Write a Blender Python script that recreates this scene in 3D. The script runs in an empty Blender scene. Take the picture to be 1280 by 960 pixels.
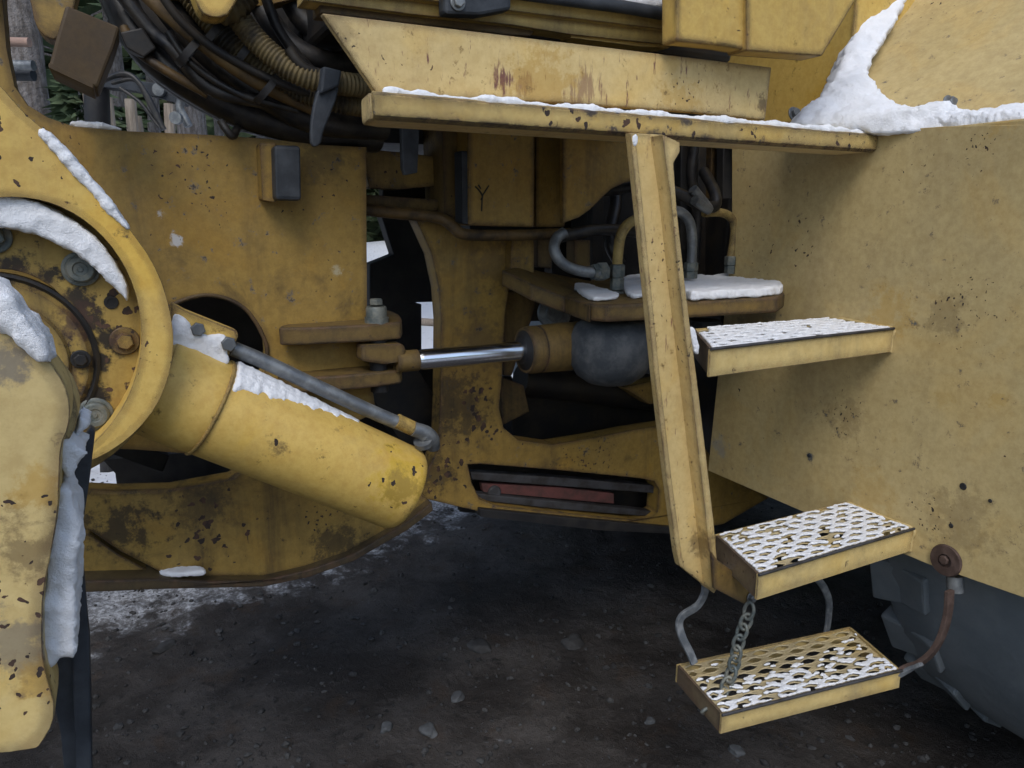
import bpy, bmesh, math, random
import numpy as np
from mathutils import Vector, noise, Matrix
from mathutils.geometry import tessellate_polygon
random.seed(4)
C = bpy.context.scene.collection
R = math.radians

# ------------------------------------------------------------------ camera, world, sun, exposure
EYE = Vector((0, 0, 1.40)); PITCH = R(12.7); FPX = 931.0
cam = bpy.data.cameras.new('camera'); co = bpy.data.objects.new('camera', cam); C.objects.link(co)
co.location = EYE; co.rotation_euler = (R(90) - PITCH, 0, 0)
cam.lens = 36 * FPX / 1280; cam.sensor_width = 36; cam.clip_start = 0.02; cam.clip_end = 1000
bpy.context.scene.camera = co
SUN_EL, SUN_AZ = 50, 184      # azimuth clockwise from +Y
w = bpy.data.worlds.new('World'); bpy.context.scene.world = w; w.use_nodes = True
nt = w.node_tree; nt.nodes.clear()
sky = nt.nodes.new('ShaderNodeTexSky'); sky.sky_type = 'NISHITA'; sky.sun_disc = False
sky.sun_elevation = R(SUN_EL); sky.sun_rotation = R(SUN_AZ); sky.dust_density = 1.2; sky.air_density = 1.2
hs = nt.nodes.new('ShaderNodeHueSaturation'); hs.inputs['Saturation'].default_value = 0.9
bgn = nt.nodes.new('ShaderNodeBackground'); bgn.inputs[1].default_value = 0.12
wo = nt.nodes.new('ShaderNodeOutputWorld')
nt.links.new(sky.outputs[0], hs.inputs['Color']); nt.links.new(hs.outputs[0], bgn.inputs[0]); nt.links.new(bgn.outputs[0], wo.inputs[0])
sl = bpy.data.lights.new('sun', 'SUN'); sl.energy = 0.95; sl.angle = R(28); sl.color = (1, 0.96, 0.90)
so = bpy.data.objects.new('sun', sl); C.objects.link(so)
sd = Vector((math.sin(R(SUN_AZ)) * math.cos(R(SUN_EL)), math.cos(R(SUN_AZ)) * math.cos(R(SUN_EL)), math.sin(R(SUN_EL))))
so.rotation_euler = sd.to_track_quat('Z', 'Y').to_euler(); so.location = sd * 20
cy = bpy.context.scene.cycles; cy.max_bounces = 6; cy.diffuse_bounces = 3; cy.glossy_bounces = 3; cy.use_adaptive_sampling = True; cy.adaptive_threshold = .02
vs = bpy.context.scene.view_settings
vs.view_transform = 'Standard'; vs.look = 'None'; vs.gamma = 1; vs.exposure = 0.76; vs.use_curve_mapping = False

# ------------------------------------------------------------------ geometry helpers
TH = R(27)
A = Vector((math.cos(TH), math.sin(TH), 0))          # along the machine, towards its rear
L = Vector((math.sin(TH), -math.cos(TH), 0))         # sideways out of the machine, towards the viewer
UP = Vector((0, 0, 1))
def uvz(u, v, z): return A * u + L * v + UP * z
_F = Vector((0, math.cos(PITCH), -math.sin(PITCH))); _U = Vector((0, math.sin(PITCH), math.cos(PITCH)))
def ray(px, py): return _F + Vector(((px - 640) / FPX, 0, 0)) - _U * ((py - 480) / FPX)
def onV(px, py, v): d = ray(px, py); return EYE + d * ((v - EYE.dot(L)) / d.dot(L))
def onU(px, py, u): d = ray(px, py); return EYE + d * ((u - EYE.dot(A)) / d.dot(A))
def onZ(px, py, z): d = ray(px, py); return EYE + d * ((z - EYE.z) / d.z)
def onY(px, py, Y): d = ray(px, py); return EYE + d * (Y / d.y)

def link(name, me, mat=None, parent=None, smooth=False, label=None, origin=None):
    o = bpy.data.objects.new(name, me); C.objects.link(o)
    n = len(me.vertices)
    if n:
        a = np.empty(n * 3, dtype=np.float32); me.vertices.foreach_get('co', a); a = a.reshape(-1, 3)
        c = (a.min(0) + a.max(0)) / 2 if origin is None else np.array(origin)
        me.vertices.foreach_set('co', (a - c).astype(np.float32).ravel()); me.update()
        c = Vector([float(x) for x in c])
        o.location = c - (W(parent) if parent else Vector((0, 0, 0)))
        o['_w'] = [c.x, c.y, c.z]
    if parent: o.parent = parent
    if mat: me.materials.append(mat)
    if smooth: me.polygons.foreach_set('use_smooth', [True] * len(me.polygons))
    if label: o['label'] = label
    return o
def W(o): return Vector(o['_w'])
def empty(name, loc, label=None, cat=None, parent=None, group=None):
    o = bpy.data.objects.new(name, None); C.objects.link(o); o.empty_display_size = 0.1
    o.location = Vector(loc) - (W(parent) if parent else Vector((0, 0, 0))); o['_w'] = list(loc)
    if parent: o.parent = parent
    if label: o['label'] = label
    if cat: o['category'] = cat
    if group: o['group'] = group
    return o
def bevel(o, w, seg=2, ang=35):
    m = o.modifiers.new('bevel', 'BEVEL'); m.width = w; m.segments = seg; m.limit_method = 'ANGLE'; m.angle_limit = R(ang)
    m.harden_normals = False
    return o
def bmlink(name, bm, *a, **k):
    bmesh.ops.recalc_face_normals(bm, faces=bm.faces)
    me = bpy.data.meshes.new(name); bm.to_mesh(me); bm.free()
    return link(name, me, *a, **k)
def prism_bm(outer, holes, off, bm=None):
    bm = bm or bmesh.new()
    loops = [outer] + list(holes or [])
    tris = tessellate_polygon([[Vector(p) for p in l] for l in loops])
    flat = [p for l in loops for p in l]
    f = [bm.verts.new(p) for p in flat]; b = [bm.verts.new(Vector(p) + off) for p in flat]
    for t in tris:
        try: bm.faces.new([f[i] for i in t]); bm.faces.new([b[i] for i in reversed(t)])
        except ValueError: pass
    k = 0
    for l in loops:
        n = len(l)
        for i in range(n):
            j = (i + 1) % n
            try: bm.faces.new([f[k + i], f[k + j], b[k + j], b[k + i]])
            except ValueError: pass
        k += n
    return bm
def smoothpoly(pts, it):
    for _ in range(it):
        q = []
        for i in range(len(pts)):
            a, b = pts[i], pts[(i + 1) % len(pts)]
            q += [tuple(a[k] * .75 + b[k] * .25 for k in range(2)), tuple(a[k] * .25 + b[k] * .75 for k in range(2))]
        pts = q
    return pts
def plate(name, pts, v, t, mat, parent=None, holes=None, bev=.003, cut=0, label=None):
    if cut: pts = smoothpoly(pts, cut)
    bm = prism_bm([onV(x, y, v) for x, y in pts], [[onV(x, y, v) for x, y in h] for h in (holes or [])], -L * t)
    o = bmlink(name, bm, mat, parent, label=label)
    if bev: bevel(o, bev)
    return o
def slab(name, pts, z, t, mat, parent=None, bev=.003, cut=0, label=None, holes=None):
    if cut: pts = smoothpoly(pts, cut)
    bm = prism_bm([onZ(x, y, z) for x, y in pts], [[onZ(x, y, z) for x, y in h] for h in (holes or [])], -UP * t)
    o = bmlink(name, bm, mat, parent, label=label)
    if bev: bevel(o, bev)
    return o
def poly3(name, pts, off, mat, parent=None, bev=.003, label=None, holes=None):
    o = bmlink(name, prism_bm(pts, holes, off), mat, parent, label=label)
    if bev: bevel(o, bev)
    return o
def ubox(name, u0, u1, v0, v1, z0, z1, mat, parent=None, bev=.004, label=None):
    return poly3(name, [uvz(u0, v0, z0), uvz(u1, v0, z0), uvz(u1, v0, z1), uvz(u0, v0, z1)], L * (v1 - v0), mat, parent, bev, label)
def circ(cx, cy, r, n=40, ry=None, a0=0, a1=2 * math.pi):
    ry = ry or r
    return [(cx + r * math.cos(a0 + (a1 - a0) * i / n), cy + ry * math.sin(a0 + (a1 - a0) * i / n)) for i in range(n)]
def lathe(name, p0, axis, prof, mat, parent=None, n=40, smooth=True, label=None, bm=None, hexa=False):
    """prof: list of (distance along axis, radius)"""
    axis = axis.normalized(); a = axis.orthogonal().normalized(); b = axis.cross(a)
    own = bm is None; bm = bm or bmesh.new(); rings = []
    for s, r in prof:
        if r < 1e-5: rings.append([bm.verts.new(p0 + axis * s)])
        else: rings.append([bm.verts.new(p0 + axis * s + (a * math.cos(2 * math.pi * i / n) + b * math.sin(2 * math.pi * i / n)) * r) for i in range(n)])
    for q in range(len(rings) - 1):
        x, y = rings[q], rings[q + 1]
        for i in range(n):
            j = (i + 1) % n
            if len(x) == 1 and len(y) == 1: continue
            if len(x) == 1: bm.faces.new([x[0], y[i], y[j]])
            elif len(y) == 1: bm.faces.new([x[i], x[j], y[0]])
            else: bm.faces.new([x[i], x[j], y[j], y[i]])
    if not own: return bm
    o = bmlink(name, bm, mat, parent, label=label)
    if smooth: smooth_by_angle(o)
    return o
def smooth_by_angle(o, ang=35):
    me = o.data; bm = bmesh.new(); bm.from_mesh(me)
    for f in bm.faces: f.smooth = True
    for e in bm.edges:
        if len(e.link_faces) == 2 and e.calc_face_angle(0) > R(ang): e.smooth = False
    bm.to_mesh(me); bm.free()
def catmull(pts, k=8):
    P = [Vector(p) for p in pts]; P = [P[0] * 2 - P[1]] + P + [P[-1] * 2 - P[-2]]; out = []
    for i in range(1, len(P) - 2):
        for s in range(k):
            t = s / k; a, b, c, d = P[i - 1], P[i], P[i + 1], P[i + 2]
            out.append(.5 * ((2 * b) + (c - a) * t + (2 * a - 5 * b + 4 * c - d) * t * t + (3 * b - a - 3 * c + d) * t ** 3))
    out.append(P[-2]); return out
def tube_bm(pts, rad, n=12, bm=None, flat=None):
    bm = bm or bmesh.new(); rings = []; up = None
    for i, p in enumerate(pts):
        d = (pts[min(i + 1, len(pts) - 1)] - pts[max(i - 1, 0)]).normalized()
        if up is None: up = d.orthogonal().normalized()
        up = (up - d * up.dot(d)).normalized(); s = d.cross(up)
        r = rad(i, len(pts)) if callable(rad) else rad
        ring = []
        for k in range(n):
            c, q = math.cos(2 * math.pi * k / n), math.sin(2 * math.pi * k / n)
            ring.append(bm.verts.new(p + (up * c + s * q) * r))
        rings.append(ring)
    for q in range(len(rings) - 1):
        for i in range(n):
            j = (i + 1) % n; bm.faces.new([rings[q][i], rings[q][j], rings[q + 1][j], rings[q + 1][i]])
    bm.faces.new(list(reversed(rings[0]))); bm.faces.new(rings[-1])
    return bm
def tube(name, pts, r, mat, parent=None, k=8, n=12, label=None, corr=0):
    P = catmull(pts, k) if k > 1 else [Vector(p) for p in pts]
    if corr:   # corrugated sleeve: resample finely and ripple the radius
        Q = catmull(pts, 40); tot = sum((Q[i + 1] - Q[i]).length for i in range(len(Q) - 1)); m = int(tot / corr) * 4
        acc = [0]
        for i in range(len(Q) - 1): acc.append(acc[-1] + (Q[i + 1] - Q[i]).length)
        P = []; j = 0
        for i in range(m + 1):
            s = tot * i / m
            while j < len(Q) - 2 and acc[j + 1] < s: j += 1
            P.append(Q[j].lerp(Q[j + 1], (s - acc[j]) / max(1e-6, acc[j + 1] - acc[j])))
        rr = r; r = lambda i, nn: rr * (1.0 if i % 4 in (0, 1) else .86)
    o = bmlink(name, tube_bm(P, r, n), mat, parent, label=label)
    smooth_by_angle(o, 50 if not corr else 80); return o
def hexbolt(name, p, axis, r, mat, parent=None, washer=None, label=None, h=.7):
    bm = bmesh.new()
    if washer: lathe('', p, axis, [(0, 0), (0, washer), (r * .22, washer), (r * .3, washer * .93), (r * .3, 0)], None, n=28, bm=bm)
    lathe('', p + axis.normalized() * r * .25, axis, [(0, 0), (0, r), (r * h, r), (r * (h + .12), r * .86), (r * (h + .12), 0)], None, n=6, bm=bm)
    o = bmlink(name, bm, mat, parent, label=label); bevel(o, r * .05); smooth_by_angle(o, 30); return o

# ------------------------------------------------------------------ materials
class N:
    def __init__(s, name):
        s.m = bpy.data.materials.new(name); s.m.use_nodes = True; s.t = s.m.node_tree; s.t.nodes.clear()
        s.out = s.t.nodes.new('ShaderNodeOutputMaterial'); s.b = s.t.nodes.new('ShaderNodeBsdfPrincipled')
        s.t.links.new(s.b.outputs[0], s.out.inputs[0]); s.g = s.t.nodes.new('ShaderNodeNewGeometry'); s.pos = s.g.outputs['Position']
    def put(s, inp, val):
        if hasattr(val, 'default_value') or isinstance(val, bpy.types.NodeSocket): s.t.links.new(val, inp)
        else: inp.default_value = val
    def math(s, op, a, b=None, c=None, clamp=False):
        n = s.t.nodes.new('ShaderNodeMath'); n.operation = op; n.use_clamp = clamp
        s.put(n.inputs[0], a)
        if b is not None: s.put(n.inputs[1], b)
        if c is not None: s.put(n.inputs[2], c)
        return n.outputs[0]
    def scaled(s, v):
        n = s.t.nodes.new('ShaderNodeVectorMath'); n.operation = 'MULTIPLY'; s.put(n.inputs[0], s.pos); n.inputs[1].default_value = v; return n.outputs[0]
    def noise(s, sc, det=4, rough=.55, vec=None, dist=0):
        n = s.t.nodes.new('ShaderNodeTexNoise'); n.inputs['Scale'].default_value = sc; n.inputs['Detail'].default_value = det
        n.inputs['Roughness'].default_value = rough; n.inputs['Distortion'].default_value = dist; s.put(n.inputs['Vector'], vec or s.pos); return n.outputs['Fac']
    def vor(s, sc, vec=None, feat='F1', rnd=1):
        n = s.t.nodes.new('ShaderNodeTexVoronoi'); n.feature = feat; n.inputs['Scale'].default_value = sc; n.inputs['Randomness'].default_value = rnd
        s.put(n.inputs['Vector'], vec or s.pos); return n.outputs['Distance']
    def ramp(s, f, lo, hi, a=0.0, b=1.0):
        n = s.t.nodes.new('ShaderNodeMapRange'); n.clamp = True; n.interpolation_type = 'SMOOTHSTEP'
        s.put(n.inputs[0], f); n.inputs[1].default_value = lo; n.inputs[2].default_value = hi; n.inputs[3].default_value = a; n.inputs[4].default_value = b
        return n.outputs[0]
    def mix(s, f, a, b, mode='MIX'):
        n = s.t.nodes.new('ShaderNodeMix'); n.data_type = 'RGBA'; n.blend_type = mode; n.clamp_factor = True
        s.put(n.inputs[0], f); s.put(n.inputs[6], (*a, 1) if isinstance(a, tuple) else a); s.put(n.inputs[7], (*b, 1) if isinstance(b, tuple) else b); return n.outputs[2]
    def bump(s, h, st, dist, normal=None):
        n = s.t.nodes.new('ShaderNodeBump'); n.inputs['Strength'].default_value = st; n.inputs['Distance'].default_value = dist
        s.put(n.inputs['Height'], h)
        if normal: s.put(n.inputs['Normal'], normal)
        return n.outputs[0]
    def edge(s, rad):
        n = s.t.nodes.new('ShaderNodeBevel'); n.samples = 2; n.inputs['Radius'].default_value = rad
        d = s.t.nodes.new('ShaderNodeVectorMath'); d.operation = 'DOT_PRODUCT'
        s.put(d.inputs[0], n.outputs[0]); s.put(d.inputs[1], s.g.outputs['Normal']); return s.math('POWER', s.math('SUBTRACT', 1.0, d.outputs['Value'], clamp=True), .5)
    def fin(s, col, rough, metal=0.0, normal=None, spec=None):
        s.put(s.b.inputs['Base Color'], (*col, 1) if isinstance(col, tuple) else col); s.put(s.b.inputs['Roughness'], rough); s.put(s.b.inputs['Metallic'], metal)
        if normal: s.put(s.b.inputs['Normal'], normal)
        if spec is not None: s.b.inputs['Specular IOR Level'].default_value = spec
        return s.m
def paint(name, base, sat, dirt=(.05, .035, .02), dirt_amt=.4, chips=.5, wear=.5, rough=.5, chipcol=(.03, .02, .016), patch=.5, film=.08, streakdir=(9, 9, .9), er=.018, spots=()):
    n = N(name)
    c = n.mix(n.ramp(n.noise(1.7, 3), .35, .7), base, tuple(x * .80 for x in base))
    c = n.mix(n.math('MULTIPLY', n.ramp(n.noise(5.5, 5, .6, dist=.6), .52, .66), patch), c, sat)
    c = n.mix(n.math('MULTIPLY', n.ramp(n.noise(2.4, 8, .72, n.scaled((1, 1.3, .8))), .45, .68), film), c, (.17, .155, .13))
    streak = n.noise(1.0, 7, .7, n.scaled(streakdir), dist=.3)
    c = n.mix(n.math('MULTIPLY', n.ramp(streak, .46, .76), dirt_amt), c, dirt)
    c = n.mix(n.math('MULTIPLY', n.ramp(n.noise(6, 9, .74, dist=.5), .52, .70), dirt_amt * .85), c, dirt)
    c = n.mix(.34, c, n.mix(n.ramp(n.noise(55, 7, .78), .32, .68), (.22, .22, .22), (.78, .78, .78)), 'SOFT_LIGHT')
    ksp = []
    for (cen, rad, col, amt, kind) in spots:      # stains and scrapes with their own place on the part
        d = n.t.nodes.new('ShaderNodeVectorMath'); d.operation = 'DISTANCE'; n.put(d.inputs[0], n.pos); d.inputs[1].default_value = tuple(cen)
        g = n.math('SUBTRACT', 1.0, n.math('DIVIDE', d.outputs['Value'], rad), clamp=True)
        if kind == 'k': ksp.append((g, amt)); continue
        nn = n.noise(1.0, 6, .72, n.scaled((110, 110, 22))) if kind == 's' else n.noise(34, 8, .75)
        c = n.mix(n.math('MULTIPLY', n.ramp(n.math('ADD', n.math('MULTIPLY', g, .55), n.math('MULTIPLY', n.math('SUBTRACT', nn, .5), 1.7)), .16, .42), amt), c, col)
    wn = n.t.nodes.new('ShaderNodeTexNoise'); wn.inputs['Scale'].default_value = 60; wn.inputs['Detail'].default_value = 3; n.put(wn.inputs['Vector'], n.pos)
    w2 = n.t.nodes.new('ShaderNodeVectorMath'); w2.operation = 'MULTIPLY_ADD'; n.put(w2.inputs[0], wn.outputs['Color']); w2.inputs[1].default_value = (.022, .022, .030); n.put(w2.inputs[2], n.pos)
    wp = w2.outputs[0]
    s1 = n.math('LESS_THAN', n.vor(58, wp), n.ramp(n.noise(3.3, 5, .6), .49, .72, 0, .13 + .20 * chips))
    s2 = n.math('LESS_THAN', n.vor(15, wp), n.ramp(n.noise(2.3, 4, .6, dist=.4), .50, .74, 0, .07 + .14 * chips))
    s3 = n.math('GREATER_THAN', n.noise(15, 10, .78, dist=1.4), .735 - .065 * chips)
    vv = n.noise(1.0, 5, .65, n.scaled((70, 40, 5)))
    sc = n.math('MULTIPLY', n.math('GREATER_THAN', vv, .745 - .03 * chips), n.math('GREATER_THAN', n.noise(4.4, 2), .54))
    m = n.math('MAXIMUM', n.math('MAXIMUM', s1, s2), n.math('MAXIMUM', s3, sc))
    for g, amt in ksp:
        m = n.math('MAXIMUM', m, n.math('LESS_THAN', n.vor(85 if amt < 1 else 42, wp), n.math('MULTIPLY', n.math('POWER', g, .7), .30 * amt)))
    m = n.math('MULTIPLY', m, min(1, .6 + chips))
    ed = None
    if wear >= .45:
        ed = n.math('MULTIPLY', n.ramp(n.math('ADD', n.math('MULTIPLY', n.edge(er), 3.0), n.math('MULTIPLY', n.math('SUBTRACT', n.noise(26, 9, .78), .5), 3.4)), .80 - .26 * wear, .90 - .26 * wear), min(1, wear + .35))
        m = n.math('MAXIMUM', m, ed, clamp=True)
    c = n.mix(m, c, n.mix(n.ramp(n.noise(33, 3), .45, .6), chipcol, (.075, .04, .025)))
    h = n.math('ADD', n.math('MULTIPLY', m, -1.0), n.math('MULTIPLY', n.noise(140, 3), .3))
    nb = n.bump(n.noise(7, 4), .35, .008); nb = n.bump(h, .6, .0012, nb)
    r = n.math('ADD', n.math('MULTIPLY', n.noise(14, 6, .72), .5), rough - .20)
    return n.fin(c, n.math('MAXIMUM', r, n.math('MULTIPLY', m, .8)), 0.0, nb, .45)
def simple(name, c1, c2, rough=.5, metal=0.0, sc=12, bumpst=.3, bd=.002, sc2=90, spec=.4, stretch=None):
    n = N(name)
    f = n.ramp(n.noise(sc, 6, .65, n.scaled(stretch) if stretch else None), .38, .66)
    c = n.mix(f, c1, c2)
    nb = n.bump(n.noise(sc2, 5, .65), bumpst, bd)
    return n.fin(c, n.math('ADD', n.math('MULTIPLY', n.noise(sc * 2, 5), .3), rough - .15), metal, nb, spec)

MAROON = (.12, .03, .035); OIL = (.012, .009, .007); OCH = (.42, .25, .045); BRN = (.09, .055, .025)
def sV(px, py, v, r, col, a, k='b'): return (onV(px, py, v), r, col, a, k)
cream = paint('cream_paint', (.64, .475, .205), (.60, .39, .10), (.26, .19, .11), .22, .35, .5, patch=.4, spots=[sV(628, 97, -1.1, .032, MAROON, .9, 's'), sV(655, 106, -1.1, .028, MAROON, .7, 's'), sV(730, 112, -1.1, .055, MAROON, .55, 's'),
    sV(680, 108, -1.1, .11, OCH, .6), sV(850, 135, -1.1, .08, OCH, .5), sV(955, 130, -1.1, .03, BRN, .8), sV(420, 30, -1.1, .05, BRN, .35), sV(880, 680, -1.04, .05, BRN, .6), sV(845, 330, -1.02, .09, 0, .9, 'k'), sV(868, 440, -1.02, .06, 0, .9, 'k'), sV(815, 400, -1.05, .05, 0, .7, 'k'), sV(460, 60, -1.1, .10, 0, .55, 'k'), sV(860, 125, -1.1, .10, 0, .7, 'k')])
UF = _uf = onZ(1143, 697, .70).dot(A)
def sU(px, py, r, col, a, k='b'): return (onU(px, py, _uf), r, col, a, k)
panelp = paint('faded_panel_paint', (.51, .39, .178), (.52, .35, .12), (.26, .19, .10), .2, .42, .3, patch=.35, film=.12, spots=[sU(1110, 395, .09, OCH, .45), sU(1245, 500, .03, OCH, .4), sU(1180, 500, .035, OCH, .25), sU(1090, 615, .10, OCH, .3),
    sU(1180, 392, .07, BRN, .35), sU(1200, 650, .12, BRN, .3), sU(1060, 520, .08, BRN, .3), sU(940, 400, .12, (.12, .10, .07), .5), sU(1265, 110, .12, OCH, .4), sU(900, 560, .05, (.25, .27, .28), .5), sU(1012, 569, .018, (.04, .06, .08), .9), sU(1200, 388, .11, 0, .9, 'k'), sU(1055, 520, .08, 0, .8, 'k'), sU(1165, 645, .07, 0, .95, 'k'), sU(1255, 555, .03, 0, 1.0, 'k'), sU(1150, 200, .09, 0, .6, 'k'), sU(1220, 180, .06, 0, .7, 'k')])
yellow = paint('yellow_paint', (.61, .405, .10), (.62, .37, .045), (.22, .15, .08), .25, .6, .7, patch=.6, spots=[sV(500, 600, -1.18, .09, (.50, .33, .03), .8), sV(500, 610, -1.18, .06, BRN, .45), sV(345, 555, -1.18, .03, BRN, .8), sV(430, 530, -1.18, .03, BRN, .5), sV(500, 600, -1.18, .07, 0, 1.0, 'k'), sV(345, 555, -1.18, .02, 0, 1.2, 'k'), sV(430, 530, -1.18, .03, 0, 1., 'k'), sV(120, 190, -1.13, .09, 0, .6, 'k'), sV(10, 180, -1.13, .06, 0, 1, 'k'), sV(190, 440, -1.13, .07, 0, .6, 'k')])
armp = paint('weathered_arm_paint', (.61, .46, .195), (.60, .41, .11), (.24, .18, .12), .24, .75, .6, patch=.6, spots=[sV(20, 680, -.62, .05, BRN, .6), sV(45, 610, -.62, .03, OCH, .6), sV(15, 800, -.62, .05, (.10, .10, .11), .6), sV(55, 850, -.62, .025, OCH, .6), sV(8, 450, -.62, .03, (.10, .10, .11), .7), sV(20, 640, -.62, .06, 0, .95, 'k'), sV(10, 830, -.62, .07, 0, .95, 'k'), sV(30, 740, -.62, .06, 0, .9, 'k')])
dirty_shaded = paint('dirty_shaded_yellow_paint', (.31, .195, .042), (.32, .18, .025), (.045, .03, .014), .66, .5, .6, rough=.55, patch=.5, film=.1, spots=[sV(200, 268, -1.5, .014, (.5, .5, .5), .7), sV(220, 300, -1.5, .02, (.5, .5, .5), .9), sV(420, 340, -1.5, .02, (.45, .42, .3), .6), sV(575, 510, -1.6, .14, OIL, .65), sV(540, 590, -1.6, .10, OIL, .6), sV(700, 610, -1.6, .12, OIL, .5), sV(595, 520, -1.6, .14, 0, 1.3, 'k'), sV(560, 590, -1.6, .10, 0, 1.3, 'k'), sV(740, 575, -1.6, .12, 0, .9, 'k'), sV(260, 660, -1.45, .12, 0, 1.2, 'k'), sV(400, 650, -1.45, .08, 0, .9, 'k'), sV(250, 240, -1.5, .10, 0, .6, 'k'), sV(400, 200, -1.5, .08, OIL, .35), sV(620, 330, -1.6, .10, BRN, .5), sV(600, 430, -1.6, .12, BRN, .5), sV(330, 500, -1.5, .08, OIL, .5), sV(270, 650, -1.45, .10, BRN, .6), sV(150, 660, -1.45, .08, OIL, .7)])  # dirty paint, its colour also darkened to deepen the shade inside the joint
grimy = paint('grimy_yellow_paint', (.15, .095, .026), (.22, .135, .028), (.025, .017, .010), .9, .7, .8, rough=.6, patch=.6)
_pv = onV(-2, 452, -1.19)
oily = paint('oily_yellow_paint', (.36, .24, .055), (.30, .16, .03), (.022, .016, .014), .85, .9, .8, rough=.45, patch=.5, spots=[sV(x, y, -1.19, .035, OIL, .95) for x, y in [(112, 400), (124, 450), (118, 490), (95, 370), (60, 345), (20, 335), (130, 425)]] + [sV(95, 400, -1.18, .04, (.06, .03, .02), .8), sV(70, 480, -1.18, .05, BRN, .7), sV(110, 520, -1.19, .05, OIL, .8), sV(150, 440, -1.19, .02, OIL, .6), sV(130, 380, -1.19, .06, 0, 1.5, 'k'), sV(160, 470, -1.19, .05, 0, 1.6, 'k')])
brownp = paint('brown_dark_paint', (.055, .032, .010), (.07, .04, .01), (.03, .018, .01), .6, .2, .3, rough=.6, film=.1)
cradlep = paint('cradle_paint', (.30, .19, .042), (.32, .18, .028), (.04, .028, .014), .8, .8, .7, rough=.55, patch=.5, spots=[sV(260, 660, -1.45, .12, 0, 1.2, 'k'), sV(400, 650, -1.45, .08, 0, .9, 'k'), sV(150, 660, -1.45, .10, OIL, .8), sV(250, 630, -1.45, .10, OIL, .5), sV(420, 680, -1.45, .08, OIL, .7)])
greasy = paint('greasy_dark_paint', (.085, .06, .025), (.16, .10, .03), (.02, .015, .01), .8, .9, .8, rough=.55, patch=.5)
black = simple('black_steel', (.012, .012, .014), (.03, .028, .026), .6)
dark = simple('dark_grease', (.010, .010, .011), (.028, .022, .016), .55, sc=16)
rubber = simple('black_rubber', (.018, .022, .028), (.04, .046, .055), .6, sc=20, bumpst=.4)
boot = simple('dusty_rubber', (.035, .042, .05), (.085, .09, .095), .8, sc=22, bumpst=.6, bd=.002, sc2=60)
tyrem = simple('tyre_rubber', (.115, .135, .15), (.155, .175, .19), .85, sc=5, bumpst=.5, bd=.004, sc2=30)
steel = simple('worn_steel', (.13, .14, .15), (.24, .25, .25), .45, .5, sc=30, bumpst=.4)
galv = simple('greased_bolt_steel', (.09, .11, .11), (.20, .20, .17), .5, .3, sc=45, bumpst=.5)
chrome = simple('chrome_rod', (.75, .78, .82), (.68, .70, .74), .2, 1.0, bumpst=.03)
rusty = simple('rusty_steel', (.05, .030, .023), (.095, .062, .05), .75, sc=40, bumpst=.6)
redrust = simple('faded_red_bar', (.13, .045, .04), (.07, .035, .03), .8, sc=25, bumpst=.6)
barst = simple('dirty_bar_steel', (.05, .05, .055), (.025, .022, .02), .6, sc=25, bumpst=.5)
hoseb = simple('black_hose', (.010, .010, .011), (.035, .03, .025), .42, sc=30)
corrm = simple('muddy_corrugated_sleeve', (.13, .095, .038), (.02, .017, .013), .7, sc=14, bumpst=.5)
rustpipe = simple('rusty_yellow_pipe', (.11, .066, .022), (.03, .02, .012), .6, sc=20, bumpst=.5)
bark = simple('bark', (.10, .085, .075), (.22, .20, .19), .9, sc=9, bumpst=1, bd=.03, sc2=22, stretch=(3, 3, .8))
wood = simple('grey_wood', (.22, .18, .14), (.33, .28, .23), .8, sc=9, bumpst=.6, stretch=(8, 8, 1))
logm = simple('pale_log_wood', (.42, .28, .22), (.30, .2, .16), .8, sc=9)
leafm = simple('needle_green', (.045, .075, .035), (.09, .12, .06), .8, sc=3, bumpst=0)
ochre = simple('ochre_paint', (.30, .17, .06), (.22, .13, .05), .6)
def snowmat(name, dirt=0.0):
    n = N(name)
    c = n.mix(n.ramp(n.noise(14, 5), .4, .7), (.86, .87, .90), (.80, .82, .86))
    if dirt: c = n.mix(n.math('MULTIPLY', n.ramp(n.noise(30, 6, .7), .55, .7), dirt), c, (.25, .22, .18))
    nb = n.bump(n.noise(50, 6, .75), .6, .009); nb = n.bump(n.noise(300, 5, .8), .7, .003, nb)
    return n.fin(c, .75, 0.0, nb, .3)
snowm = snowmat('snow'); snowd = snowmat('specked_snow', .5)

# ground: wet dark soil; snow lies where the machine does not shelter it
n = N('soil_and_snow')
dv = n.t.nodes.new('ShaderNodeVectorMath'); dv.operation = 'DOT_PRODUCT'; n.put(dv.inputs[0], n.pos); dv.inputs[1].default_value = tuple(L); vv = dv.outputs['Value']
du = n.t.nodes.new('ShaderNodeVectorMath'); du.operation = 'DOT_PRODUCT'; n.put(du.inputs[0], n.pos); du.inputs[1].default_value = tuple(A)
vv = n.math('ADD', vv, n.ramp(du.outputs['Value'], .5, 1.3, -.16, .22))
sf = n.math('MAXIMUM', n.ramp(vv, -3.30, -2.50, 1, 0), n.ramp(vv, .6, 2.2, 0, 1))
sn = n.math('ADD', n.math('MULTIPLY', n.noise(9, 8, .72), 1.0), n.math('MULTIPLY', n.noise(2.2, 3), .35))
smask = n.ramp(n.math('ADD', sf, n.math('MULTIPLY', n.math('SUBTRACT', sn, .68), 2.3)), .35, .80)
c = n.mix(n.ramp(n.noise(2.2, 6, .65), .38, .62), (.026, .021, .018), (.070, .062, .057))
c = n.mix(n.math('MULTIPLY', n.ramp(n.noise(7, 5, .6), .55, .7), .6), c, (.05, .032, .02))
c = n.mix(n.ramp(n.noise(70, 8, .8), .55, .78), c, (.13, .13, .135))
c = n.mix(n.ramp(n.noise(30, 5, .7), .55, .7), c, (.012, .011, .010))
fine = n.ramp(n.noise(60, 8, .8), .40, .60)
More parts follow.
